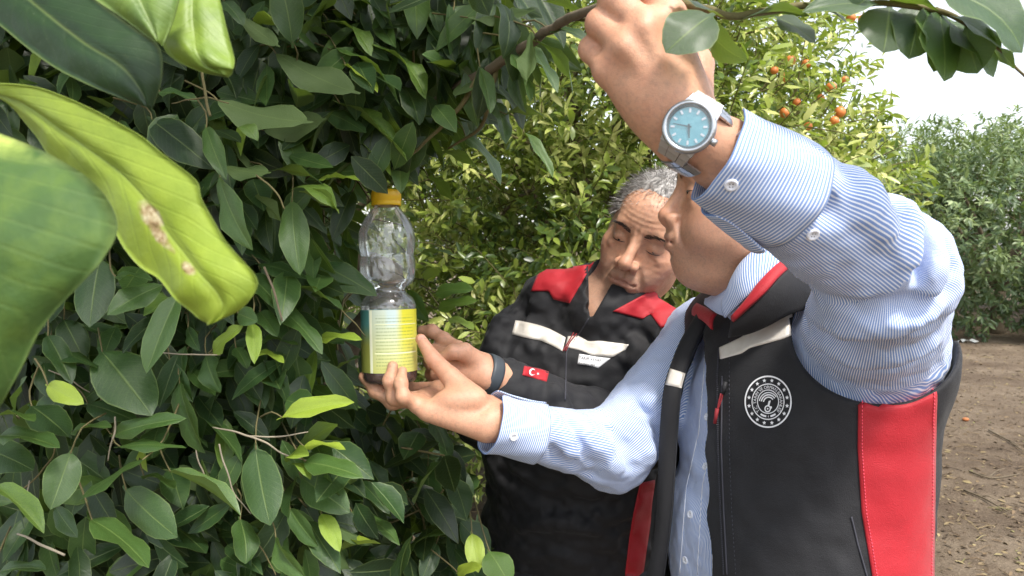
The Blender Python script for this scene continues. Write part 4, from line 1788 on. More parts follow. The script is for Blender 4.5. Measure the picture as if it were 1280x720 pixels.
def bpx(x, y):
    return (bc[0] + brx * x, bc[1] - bry * y)


polys = []
def ring(r0, r1, n=72, a0=0, a1=2 * math.pi, cx=0, cy=0):
    for i in range(n):
        u, w = a0 + (a1 - a0) * i / n, a0 + (a1 - a0) * (i + 1) / n
        polys.append([bpx(cx + r * math.cos(t), cy + r * math.sin(t)) for r, t in ((r0, u), (r1, u), (r1, w), (r0, w))])


ring(.94, 1.0)
ring(.655, .695)
ring(.43, .465)
for k in range(16):
    an = 2 * math.pi * (k + .5) / 16
    cx, cy = .82 * math.cos(an), .82 * math.sin(an)
    pts = []
    for j in range(10):
        rr = .085 if j % 2 == 0 else .040
        pts.append((cx + rr * math.cos(math.pi / 2 + j * math.pi / 5), cy + rr * math.sin(math.pi / 2 + j * math.pi / 5)))
    for j in range(10):
        polys.append([bpx(cx, cy), bpx(*pts[j]), bpx(*pts[(j + 1) % 10])])
gl = glyph_polys('T.C. TARIM VE ORMAN BAKANLIĞI', .17)
tot = sum(g[0] for g in gl)
sweep, a_start = math.radians(268), math.radians(224)
pos = 0
for w, vs2, fs2 in gl:
    th = a_start - sweep * (pos + w / 2) / tot
    pos += w
    for fc in fs2:
        pl = []
        for i in fc:
            x, y = vs2[i][0] - w / 2, vs2[i][1]
            rr = .50 + y
            pl.append(bpx(rr * math.cos(th) + x * math.sin(th), rr * math.sin(th) - x * math.cos(th)))
        polys.append(pl)
for a0, a1 in ((math.radians(236), math.radians(262)), (math.radians(270), math.radians(272)), (math.radians(280), math.radians(304))):
    ring(.53, .60, 8, a0, a1)
for k, (r0, r1) in enumerate(((.20, .25), (.29, .34), (.38, .42))):
    ring(r0, r1, 14, math.radians(35), math.radians(168), .02, -.05)
ring(.09, .14, 20, cx=-.02, cy=-.27)
ring(.0, .05, 10, cx=.12, cy=-.22)
ring(.0, .035, 10, cx=-.02, cy=-.27)
for k in range(8):
    t0, t1 = k / 8, (k + 1) / 8
    polys.append([bpx(-.03 + .05 * t0, -.17 + .2 * t0), bpx(.05 + .06 * t0, -.17 + .22 * t0), bpx(.05 + .06 * t1, -.17 + .22 * t1), bpx(-.03 + .05 * t1, -.17 + .2 * t1)])
flat_px('emblem', polys, bvh_v1, M_WHITE, vest1, .0012)

# ---- trousers and shoes
def legs(T, hem, feet, mat, parent):
    S = Sdf()
    for q, ft in zip((-1, 1), feet):
        hip, knee = T.p(q * .09, -.01, .86), V(ft[0], ft[1], .48) * .5 + T.p(q * .09, .03, .48) * .5
        S.chain([hip, knee, V(ft[0], ft[1], .07)], [.098, .070, .062], .03)
    S.ell(T.p(0, -.01, .88), (.165, .125, .12), T.R(), .04)
    S.fn(lambda d, p: d + .003 * vnoise(p * 22, 41))
    S.fn(lambda d, p: np.maximum(np.maximum(d, p[..., 2] - hem), .035 - p[..., 2]))
    v, f = S.mesh(.008)
    mesh_obj('trousers', v, f, mat, parent)
    for ft in feet:
        S = Sdf()
        fw = T.F
        a = V(ft[0], ft[1], .045) - fw * .05
        S.cap(a, a + fw * .20 + V(0, 0, -.008), .042, .036, .02)
        S.cap(a, a + V(0, 0, .06), .043, .04, .02)
        S.fn(lambda d, p: np.maximum(d, .004 - p[..., 2]))
        v, f = S.mesh(.007)
        mesh_obj('shoe', v, f, M_LEATHER, parent)


legs(T1, .93, [(.40, 1.18), (.52, 1.02)], M_TROUSER, body1)

# ---- wristwatch on the raised arm
M_STEEL = NM('brushed_steel').set(Base_Color=hexc('#b9bcc0'), Metallic=0.9, Roughness=0.28)
M_STEEL.bump(M_STEEL.noise(700, 2), 0.1, 0.001)
M_STEEL = M_STEEL.m
M_DIAL = NM('pale_blue_dial')
_c = M_DIAL.mix(M_DIAL.noise(260, 3), hexc('#3a7d90'), hexc('#6aa9b8'))
M_DIAL = M_DIAL.set(Base_Color=_c, Roughness=0.35).m
M_GLASS = NM('watch_crystal').set(Base_Color=(1, 1, 1, 1), Roughness=0.02, Alpha=0.10, Specular_IOR_Level=0.6).m
M_BEZIN = NM('dark_bezel_ring').set(Base_Color=hexc('#3d5158'), Roughness=0.3, Metallic=0.6).m


def lathe(c, x, y, n, prof, k=40):
    vs, fs = [], []
    for r, h in prof:
        for a in range(k):
            an = 2 * math.pi * a / k
            vs.append(c + n * h + r * (math.cos(an) * x + math.sin(an) * y))
    for i in range(len(prof) - 1):
        for a in range(k):
            fs.append((i * k + a, i * k + (a + 1) % k, (i + 1) * k + (a + 1) % k, (i + 1) * k + a))
    return vs, fs


watch = empty('wristwatch')
watch.parent = body1
wc = P(861, 158, .585)
wn = nrm(CAM - wc + V(.0, 0, .10) + V(-.06, 0, 0))
wt = nrm(W1 - E1)
wx = nrm(wt - wn * (wt @ wn))                 # towards the hand
wy = np.cross(wn, wx)
vs, fs = lathe(wc, wx, wy, wn, [(.002, -.008), (.0185, -.008), (.0208, -.006), (.0208, -.001), (.0198, .0010), (.0178, .0012), (.0168, .0004), (.0166, -.001)])
# case with two shoulders for the band
cs = mesh_obj('case', vs, fs, M_STEEL, watch)
for q in (-1, 1):
    stations = ((.0128, .0152, -.0035), (.0190, .0142, -.0052), (.0192, .0136, -.0056), (.0236, .0128, -.0082), (.0238, .0124, -.0086), (.0278, .0118, -.0122))
    for a in (0, 2, 4):
        mb = MB()
        for e0, e1, hh in ((-1, -.42, 0), (-.38, .38, .0009), (.42, 1, 0)):
            vv = []
            for yy, hw, zz in (stations[a], stations[a + 1]):
                for e in (e0, e1):
                    for dz in (-.0045, hh):
                        vv.append(wc + wy * q * yy + wx * e * hw + wn * (zz + dz))
            mb.add(vv, [(0, 1, 3, 2), (4, 6, 7, 5), (0, 4, 5, 1), (2, 3, 7, 6), (1, 5, 7, 3), (0, 2, 6, 4)])
        mb.build('band_link', M_STEEL, watch, False)
cr = MB().add(*tube([wc - wx * .020 - wn * .0035, wc - wx * .0245 - wn * .0035], .0029, 14)).build('crown', M_STEEL, cs)
vs, fs = lathe(wc, wx, wy, wn, [(.0166, -.0008), (.0150, -.0012)])
mesh_obj('bezel_ring', vs, fs, M_BEZIN, cs)
vs, fs = lathe(wc, wx, wy, wn, [(.0152, -.0013), (.0001, -.0013)])
dl = mesh_obj('dial', vs, fs, M_DIAL, cs)
mb = MB()
for k in range(12):
    an = 2 * math.pi * k / 12
    u = math.cos(an) * wx + math.sin(an) * wy
    w = np.cross(wn, u)
    r0, r1, hw = (.0108, .0140, .0008)
    mb.add([wc + wn * -.0008 + u * r0 - w * hw, wc + wn * -.0008 + u * r1 - w * hw, wc + wn * -.0008 + u * r1 + w * hw, wc + wn * -.0008 + u * r0 + w * hw], [(0, 1, 2, 3)])
mb.build('hour_marker', M_STEEL, dl, False)
for an, ln, hw in ((2.2, .009, .0009), (.35, .0125, .0007)):
    u = math.cos(an) * wx + math.sin(an) * wy
    w = np.cross(wn, u)
    mesh_obj('watch_hand', [wc + wn * -.0003 - u * .002 - w * hw, wc + wn * -.0003 + u * ln - w * hw * .4, wc + wn * -.0003 + u * ln + w * hw * .4, wc + wn * -.0003 - u * .002 + w * hw], [(0, 1, 2, 3)], M_BEZIN, dl, smooth=False)
vs, fs = lathe(wc, wx, wy, wn, [(.0168, .0006), (.012, .0012), (.006, .0014), (.0002, .0015)])
mesh_obj('crystal', vs, fs, M_GLASS, cs)
# bracelet links round the wrist
arm_c = P(868, 172, .628)
at_ = nrm(W1 - E1)
r0 = wc - arm_c
r0 = r0 - at_ * (r0 @ at_)
ex = nrm(r0)
ey = np.cross(at_, ex)
nl = 22
RW = .0292
for k in range(nl):
    an0 = .80 + (2 * math.pi - 1.60) * k / nl
    an1 = .80 + (2 * math.pi - 1.60) * (k + 1) / nl - .03
    wid = .0105 if 2 < k < nl - 3 else .0118
    mb = MB()
    for (s0, s1, hh) in ((-wid, -wid * .38, .0016), (-wid * .34, wid * .34, .0021), (wid * .38, wid, .0016)):
        vs = []
        for an in (an0, an1):
            for s in (s0, s1):
                for rr in (RW, RW + hh):
                    vs.append(arm_c + at_ * (s + .001) + rr * (math.cos(an) * ex + math.sin(an) * ey))
        mb.add(vs, [(0, 1, 3, 2), (4, 6, 7, 5), (0, 4, 5, 1), (2, 3, 7, 6), (1, 5, 7, 3), (0, 2, 6, 4)])
    mb.build('band_link', M_STEEL, watch, False)

# fingernails of the hand under the bottle
for q, r in (((527, 423), .0052), ):
    h, n = hitpx(bvh_b1, *q)
    if h is not None:
        vs, fs = lathe(h, nrm(np.cross(n, V(0, 0, 1))), V(0, 0, 1), n, [(r, .0002), (r * .6, .0008), (.0001, .001)], 14)
        mesh_obj('fingernail', vs, fs, M_NAIL, body1)

# ====================================================================== man behind
T2 = Torso((-.34, -.94), [(0.0, .10, 1.46), (.85, .10, 1.43), (1.15, .125, 1.42), (1.4, .165, 1.395), (1.5, .175, 1.38)])
SH2R, SH2L = P(643, 432, 1.43), P(850, 424, 1.41)
E2L, W2L = P(800, 546, 1.27), P(607, 468, 1.13)
E2R, W2R = P(606, 520, 1.42), P(588, 476, 1.27)


def torso2(S):
    R, p = T2.R(), T2.p
    S.ell(p(0, -.01, .92), (.165, .12, .15), R, 0)
    S.ell(p(0, .02, 1.08), (.158, .118, .18), R, .05)
    S.ell(p(0, .005, 1.20), (.155, .11, .15), R, .05)
    S.cap(p(-.115, -.01, 1.275), p(.132, -.01, 1.31), .054, k=.05)
    S.cap(p(0, -.015, 1.395), p(-.095, -.01, 1.385), .048, .044, .02)
    S.cap(p(-.095, -.01, 1.385), p(-.135, -.01, 1.29), .044, .046, .02)
    S.cap(p(0, -.015, 1.40), p(.12, -.01, 1.34), .045, .042, .03)
    return S


H2 = Head(P(813, 296, 1.385), (-.45, -.875, -.125), (.31, -.2, .93))
B2 = torso2(Sdf())
B2.fn(lambda d, p: d + .012)
H2.build(B2, fat=-.004, lid=.0036, eyez=-.0040, sock=.0168)
for q in (-1, 1):
    B2.cap(H2.L(q * .022, .0905, -.044), H2.L(q * .036, .0815, -.076), .0012, .0010, .008, 's')
    B2.cap(H2.L(q * .018, .087, -.014), H2.L(q * .040, .080, -.0205), .0012, .0008, .006, 's')


def brow_lines(d, p):
    q = H2.loc(p)
    x, y, z = q[..., 0], q[..., 1], q[..., 2]
    m = (y > .03) * np.exp(-((z - .045) / .016) ** 2) * np.exp(-(x / .042) ** 4)
    fr = (y > .05) * np.exp(-((z - .016) / .012) ** 2) * np.exp(-(x / .012) ** 2)
    return d + .0004 * m * np.sin(z * 720 + 3 * np.cos(x * 40)) + .0011 * fr * np.cos(x * 620) + .0004 * vnoise(p * 150, 57)


B2.fn(brow_lines, H2.O, .16)
B2.cap(H2.L(0, -.030, -.055), P(752, 395, 1.40), .054, .058, .025)
for a, b, c_ in ((SH2L, E2L, W2L), (SH2R, E2R, W2R)):
    B2.cap(a, b, .036, .034, .02)
    B2.cap(b, c_, .036, .0265, .02)
hand_skin(B2, (P(606, 456, 1.14), P(606, 474, 1.115)),
          [P(572, 436, 1.155), P(566, 446, 1.14), P(564, 456, 1.128), P(566, 466, 1.12)],
          [[P(554, 424, 1.17), P(540, 414, 1.178), P(527, 413, 1.182)],
           [P(542, 440, 1.165), P(538, 452, 1.185), P(545, 462, 1.185)],
           [P(542, 456, 1.15), P(540, 468, 1.17), P(548, 474, 1.17)],
           [P(546, 468, 1.135), P(545, 478, 1.15), P(552, 482, 1.15)]],
          [P(596, 452, 1.12), P(580, 440, 1.108), P(566, 440, 1.10), P(554, 446, 1.10)])
hand_skin(B2, (P(588, 468, 1.29), P(588, 484, 1.27)),
          [P(566, 452, 1.25), P(562, 460, 1.245), P(560, 467, 1.24), P(561, 474, 1.235)],
          [[P(552, 448, 1.23), P(545, 456, 1.24)], [P(548, 456, 1.225), P(542, 464, 1.235)],
           [P(548, 464, 1.22), P(543, 472, 1.23)], [P(550, 472, 1.215), P(546, 479, 1.23)]],
          [P(582, 462, 1.265), P(572, 452, 1.235), P(562, 450, 1.22)])
man2 = empty('person', (.10, 1.46, 0), 'grey haired person in black zip jacket with red shoulder patches, looking down', 'person')
v, f = B2.mesh(.0028)
body2 = mesh_obj('body', v, f, M_SKIN2, None)
reparent(body2, man2)
lp, st, fl = H2.masks(v)
attr(body2, 'lip', lp)
attr(body2, 'stubble', st * .75)
attr(body2, 'flush', fl)
bvh_b2 = bvh_of(v, f)
eyes(H2, body2, (.0, .75, -.62), .0125)
hair_for(H2, B2, body2, M_HAIRG, 9000, .016, .55)
brows(H2, bvh_b2, body2, M_BROW, 200, -.001, .2)
lashes(H2, bvh_b2, body2, -.0045)

J2 = torso2(Sdf())
J2.fn(lambda d, p: d - .012)
J2.cap(SH2L, E2L, .066, .052, .03)
J2.cap(E2L, P(632, 479, 1.15), .052, .036, .025)
J2.cap(SH2R, E2R, .060, .052, .03)
J2.cap(E2R, P(594, 480, 1.30), .055, .042, .025)
folds_px(J2, [
    ([(790, 425), (800, 455), (790, 500)], .006, .018, 'u'), ([(775, 455), (790, 480), (786, 515)], .005, .014, 's'),
    ([(745, 488), (762, 505), (768, 530)], .0050, .018, 'u'), ([(690, 485), (700, 500), (712, 518)], .0042, .018, 'u'),
    ([(812, 420), (825, 445), (822, 480)], .005, .016, 's'), ([(640, 380), (622, 405), (606, 440)], .006, .018, 'u'),
    ([(655, 385), (640, 412), (632, 445)], .005, .016, 's'), ([(820, 405), (840, 430), (845, 460)], .006, .018, 'u'),
    ([(640, 560), (690, 575), (740, 590)], .006, .02, 'u'), ([(630, 600), (690, 625), (770, 635)], .006, .02, 's'),
    ([(640, 660), (700, 650), (770, 670)], .006, .02, 'u')])
# standing collar
cA, cB = P(756, 392, 1.40), H2.L(0, -.028, -.085)
J2.cap(cA, cA + (cB - cA) * .55, .078, .074, .015)
J2.fn(lambda d, p: d + .0017 * vnoise(p * V(24, 24, 34), 51) + .0012 * vnoise(p * 62, 52))
ctop = cA + (cB - cA) * .62
cax = nrm(cB - cA)
J2.cap(cA, cA + (cB - cA) * .55, .078, .074, .015)
J2.fn(lambda d, p: d + .0034 * vnoise(p * V(24, 24, 34), 51) + .0018 * vnoise(p * 62, 52))
ctop = cA + (cB - cA) * .62
cax = nrm(cB - cA)
for (a, r_a, db) in (((749, 348), .018, 1.355), ((742, 366), .014, 1.350), ((738, 384), .008, 1.345)):
    J2.cap(P(*a, 1.15), P(*a, db), r_a, r_a, .004, 's')
J2.cap(cA + cax * .012, cB + cax * .08, .056, .066, .003, 's')
# open at the throat: a notch in front
nF = nrm(V(-.36, -.93, .1))


def throat(d, p):
    qx, qy, qd = to_px(p)
    t = np.clip((qy - 330) / 66, 0, 1)
    sd_ = (np.abs(qx - (757 - 18 * t)) - (22 - 20 * t)) * .0014
    sd_ = np.maximum(np.maximum(sd_, (qy - 396) * .0014), qd - 1.41 + .05 * t)
    return -smin(-d, sd_, .003)


J2.fn(throat, P(746, 365, 1.30), .10)
J2.fn(lambda d, p: np.maximum(d, (p - ctop) @ (cax + V(.15, .1, 0))), ctop, .13)
J2.fn(lambda d, p: np.maximum(d, .90 - p[..., 2]))
J2.fn(lambda d, p: np.where(np.linalg.norm(p - W2L, axis=-1) < .08, np.maximum(d, (P(626, 468, 1.13) - p) @ nrm(E2L - W2L)), d), W2L, .12)
v, f = J2.mesh(.004)
jacket2 = mesh_obj('jacket', v, f, M_BLACK, body2)
bvh_j2 = bvh_of(v, f)
patch_px('shoulder_panel', [(676, 333), (700, 333), (725, 330), (743, 327)], [(664, 364), (686, 364), (692, 374), (712, 379)], bvh_j2, M_RED, jacket2, 22, 14, .002)
patch_px('shoulder_panel', [(818, 361), (828, 368), (845, 380), (862, 394)], [(766, 389), (803, 399), (812, 391), (826, 410)], bvh_j2, M_RED, jacket2, 22, 14, .002)
patch_px('reflective_stripe', [(644, 401), (654, 402), (673, 407), (688, 412), (707, 422)], [(640, 418), (655, 422), (676, 426), (688, 431), (703, 439)], bvh_j2, M_REFL, jacket2, 22, 6, .0018)
patch_px('reflective_stripe', [(710, 421), (723, 420), (736, 427), (750, 426), (786, 431)], [(707, 434), (725, 438), (740, 444), (765, 447), (782, 437)], bvh_j2, M_REFL, jacket2, 24, 6, .0018)
lab = patch_px('text_panel', [(724, 443), (744, 446), (763, 448)], [(722, 455), (736, 457), (748, 460)], bvh_j2, M_WHITE, jacket2, 14, 6, .0016)
pl = []
for row, (txt, x0, y0, sx, sz) in enumerate((('TARIM VE KAY', 724.5, 449.2, .92, 5.2), ('ORMAN BET', 724, 456.0, .90, 4.6))):
    x = 0
    for w, vs2, fs2 in glyph_polys(txt, sz):
        for fc in fs2:
            pl.append([(x0 + (x + vs2[i][0]) * sx * .8, y0 - vs2[i][1] * .95 + (x + vs2[i][0]) * .10) for i in fc])
        x += w
flat_px('printed_text', pl, bvh_j2, M_INK, lab, .0026)
fp = patch_px('flag_patch', [(655, 458), (670, 461), (686, 465)], [(653, 469), (668, 473), (683, 477)], bvh_j2, M_RED, jacket2, 12, 6, .0016)
pl = []
for k in range(20):                                                    # crescent and star
    a0, a1 = [.7 + (2 * math.pi - 1.4) * (k + q) / 20 for q in (0, 1)]
    o_ = lambda a: (664 + 4.2 * math.cos(a), 466 + 4.2 * math.sin(a))
    i_ = lambda a: (665.0 + 3.1 * math.cos(a * .98 + .03), 466.2 + 3.1 * math.sin(a * .98 + .03))
    pl.append([o_(a0), o_(a1), i_(a1), i_(a0)])
for k in range(5):
    an = 2 * math.pi * k / 5 + math.pi
    pl.append([(671.5, 468.2), (671.5 + .8 * math.cos(an - .6), 468.2 + .8 * math.sin(an - .6)), (671.5 + 2 * math.cos(an), 468.2 + 2 * math.sin(an)), (671.5 + .8 * math.cos(an + .6), 468.2 + .8 * math.sin(an + .6))])
flat_px('crescent_and_star', pl, bvh_j2, M_WHITE, fp, .0026)
patch_px('side_panel', [(800, 604), (792, 640), (787, 670), (782, 712), (780, 730)], [(818, 600), (814, 640), (810, 670), (804, 712), (802, 730)], bvh_j2, M_RED, jacket2, 26, 8, .0018)
seam_px('zip_tape', [(736, 398), (722, 420), (708, 440), (707, 476), (706, 500)], bvh_j2, M_STITCH, jacket2, .0013, 50, .0006)
for q in ([(704, 440), (710, 430), (718, 416)], [(707, 440), (713, 428), (722, 417)]):
    seam_px('zip_pull', q, bvh_j2, M_DARKRED, jacket2, .0011, 12, .003)
# folded collar lining on either side of the throat
legs(T2, .93, [(.01, 1.49), (.20, 1.42)], M_TROUSER, body2)
# dark band on the wrist
M_BAND = NM('dark_rubber_band').set(Base_Color=hexc('#3b4248'), Roughness=0.5).m
band = empty('wristband')
band.parent = body2
bt = nrm(E2L - W2L)
bx = nrm(np.cross(bt, V(0, 0, 1)))
by = np.cross(bt, bx)
bcn = W2L + bt * .004
vs, fs = lathe(bcn, bx, by, bt, [(.0300, -.010), (.0315, -.010), (.0325, -.006), (.0325, .006), (.0315, .010), (.0300, .010)], 36)
mesh_obj('strap', vs, fs, M_BAND, band)
h, n = hitpx(bvh_list(vs, fs), 606, 464)
if h is not None:
    mb = MB()
    x = nrm(bt - n * (bt @ n))
    y = np.cross(n, x)
    vv = [h + n * q[2] * .003 + x * q[0] * .008 + y * q[1] * .014 for q in [(a, b, c) for c in (0, 1) for a, b in ((-1, -1), (1, -1), (1, 1), (-1, 1))]]
    mb.add(vv, [(3, 2, 1, 0), (4, 5, 6, 7), (0, 1, 5, 4), (1, 2, 6, 5), (2, 3, 7, 6), (3, 0, 4, 7)])
    mb.build('tracker_screen', M_INK, band, False)
# ====================================================================== bottle trap
PXM = 1.10 / F_PX
b_top, b_bot = P(482.5, 238, 1.10), P(487.5, 478, 1.10)
bz = nrm(b_top - b_bot)
bx_ = nrm(np.cross(V(0, 1, 0), bz))
by_ = np.cross(bz, bx_)
M_PET = NM('clear_plastic')
lw = M_PET.n('LayerWeight', {'Blend': .28})
gl_ = M_PET.n('BsdfGlossy', {'Color': (1, 1, 1, 1), 'Roughness': .04})
tp = M_PET.n('BsdfTransparent', {'Color': (.93, .95, .94, 1)})
nb = M_PET.n('Bump', {'Height': M_PET.noise(45, 3), 'Strength': .09, 'Distance': .002})
M_PET.put(gl_.inputs['Normal'], nb.outputs[0])
M_PET.put(lw.inputs['Normal'], nb.outputs[0])
mx = M_PET.n('MixShader', {0: M_PET.math('MULTIPLY_ADD', lw.outputs['Fresnel'], .85, .07, clamp=True), 1: tp.outputs[0], 2: gl_.outputs[0]})
hz_ = M_PET.n('BsdfDiffuse', {'Color': (.85, .87, .86, 1)})
m2 = M_PET.n('MixShader', {0: .05, 1: mx.outputs[0], 2: hz_.outputs[0]})
M_PET.t.links.new(m2.outputs[0], M_PET.out.inputs[0])
M_PET = M_PET.m
M_CAP = NM('yellow_cap_plastic').set(Base_Color=hexc('#e6b822'), Roughness=.4, Subsurface_Weight=.1).m
M_LIQ = NM('dark_red_liquid').set(Base_Color=hexc('#5a1210'), Roughness=.1, Specular_IOR_Level=.6).m


def hz(py):
    return (478 - py) * PXM


def blathe(prof, k=48):
    return lathe(b_bot, bx_, by_, bz, [(r * PXM, hz(py)) for r, py in prof], k)


bottle = empty('bottle', b_bot, 'clear plastic bottle with yellow cap and yellow green label resting on an open palm', 'bottle')
prof = [(1, 473), (10, 474), (22, 476.5), (29, 477.5), (32.5, 475), (34, 470), (34, 420), (34, 386), (34.5, 383), (33, 377), (29, 371), (23, 366.5), (20.5, 362), (23.5, 358.5),
        (30.5, 354), (33.5, 348), (34.5, 340), (34.6, 330), (34.0, 324), (32.8, 320.5), (33.4, 316), (35, 309), (35.3, 299), (34, 289), (30.5, 279), (25, 270), (19, 263), (15.5, 259), (15, 256), (15, 240)]
vs, fs = blathe(prof, 64)
body = mesh_obj('bottle_body', vs, fs, M_PET)
reparent(body, bottle)
vs, fs = blathe([(31, 474), (33.2, 470), (33.2, 464), (33.0, 463.4), (1, 463.4)])
reparent(mesh_obj('liquid', vs, fs, M_LIQ), bottle)
# ribbed screw cap
vs, fs = [], []
k = 72
prof = [(17.6, 257.5), (18.4, 257), (18.4, 252.6), (17.4, 252.0), (18.3, 251.2), (18.2, 241), (17.2, 238.4), (15, 237.6), (.2, 237.6)]
for i, (r, py) in enumerate(prof):
    for a in range(k):
        an = 2 * math.pi * a / k
        rr = r * PXM * (1 + (.022 if (a % 2 == 0 and 4 <= i <= 5) else 0))
        vs.append(b_bot + bz * hz(py) + rr * (math.cos(an) * bx_ + math.sin(an) * by_))
for i in range(len(prof) - 1):
    for a in range(k):
        fs.append((i * k + a, i * k + (a + 1) % k, (i + 1) * k + (a + 1) % k, (i + 1) * k + a))
cap = mesh_obj('cap', vs, fs, M_CAP)
reparent(cap, bottle)
# wrap-round label
M_LABEL = NM('printed_label')
u, v = M_LABEL.at('u'), M_LABEL.at('v')          # u across the side facing the camera 0..1, v up 0..1


def box(m, x, lo, hi, s=60.0):
    return m.math('MULTIPLY', m.math('MULTIPLY_ADD', x, s, -lo * s, clamp=True), m.math('MULTIPLY_ADD', x, -s, hi * s, clamp=True))


c = M_LABEL.mix(v, hexc('#cfcf78'), hexc('#cfdccc'))
c = M_LABEL.mix(box(M_LABEL, u, .62, 1.2, 8), c, M_LABEL.mix(M_LABEL.math('MULTIPLY_ADD', v, 2.2, -.5, clamp=True), hexc('#d3d473'), hexc('#dbd53c')))
c = M_LABEL.mix(M_LABEL.math('MULTIPLY', box(M_LABEL, u, .42, .68, 14), box(M_LABEL, v, .70, 1.1, 14)), c, hexc('#cbdedb'))
lin = M_LABEL.math('SINE', M_LABEL.math('MULTIPLY', v, 118.0))
nz = M_LABEL.n('TexNoise')
cmb = M_LABEL.n('CombineXYZ', {0: M_LABEL.math('MULTIPLY', u, 60.0), 1: M_LABEL.math('FLOOR', M_LABEL.math('MULTIPLY', v, 18.8))})
M_LABEL.put(nz.inputs['Vector'], cmb.outputs[0])
nz.inputs['Scale'].default_value = 1.0
nz.inputs['Detail'].default_value = 1
txt = M_LABEL.math('MULTIPLY', M_LABEL.math('MULTIPLY_ADD', lin, 3.0, -1.0, clamp=True), M_LABEL.math('MULTIPLY_ADD', nz.outputs[0], 9.0, -3.6, clamp=True))
txt = M_LABEL.math('MULTIPLY', txt, M_LABEL.math('MULTIPLY', box(M_LABEL, u, .26, .93), box(M_LABEL, v, .06, .92)))
c = M_LABEL.mix(M_LABEL.math('MULTIPLY', txt, .55), c, hexc('#6f8c48'))
for lo, hi in ((.30, .325), (.52, .535), (.76, .775)):
    c = M_LABEL.mix(M_LABEL.math('MULTIPLY', box(M_LABEL, v, lo, hi, 200), box(M_LABEL, u, .24, .98)), c, hexc('#eef0c4'))
c = M_LABEL.mix(box(M_LABEL, u, .165, .215, 120), c, hexc('#f1f3d4'))
teal = M_LABEL.mix(M_LABEL.math('MULTIPLY_ADD', v, 3.0, -1.3, clamp=True), hexc('#8a8f45'), hexc('#4a7d78'))
c = M_LABEL.mix(box(M_LABEL, u, -.6, .165, 90), c, teal)
M_LABEL.set(Base_Color=c, Roughness=.35)
M_LABEL = M_LABEL.m
vs, us, vv = [], [], []
n, m = 96, 10
facing = math.atan2((CAM - b_bot) @ by_, (CAM - b_bot) @ bx_)
for i in range(n):
    an = facing + math.pi * (2 * i / (n - 1) - 1)
    for j in range(m):
        py = 463 - (463 - 386.5) * j / (m - 1)
        r = 34.5 * PXM
        vs.append(b_bot + bz * hz(py) + r * (math.cos(an) * bx_ + math.sin(an) * by_))
        us.append(.5 + .5 * math.sin(an - facing) if abs(an - facing) < math.pi / 2 else (1.2 if an > facing else -.2))
        vv.append(j / (m - 1))
lab = mesh_obj('label', vs, grid_faces(n, m), M_LABEL)
attr(lab, 'u', us)
attr(lab, 'v', vv)
reparent(lab, bottle)
lab['label'] = 'yellow green printed paper label round the bottle'
# ====================================================================== citrus tree on the left, close to the camera
nt_base = V(-.62, 1.95, 0)
ctree = empty('citrus_tree', nt_base, 'dark green citrus tree with hanging glossy leaves, close on the left beside the bottle', 'tree')
VAR = [leaf_mesh('leaf', M_LEAF, *a, seed=i) for i, a in enumerate((
    (.18, .30, .15, .09), (.36, .45, .30, .12), (.52, .35, -.30, .08), (.28, .85, .40, .10), (.42, 1.05, -.35, .12), (.68, .50, .25, .09),
    (.20, -.40, .25, .10), (.38, .65, -.50, .16), (.85, .40, .0, .07), (.30, 1.5, .20, .12), (.45, .70, .15, .18), (.55, -.30, -.20, .14)))]
TOCAM = -FWD
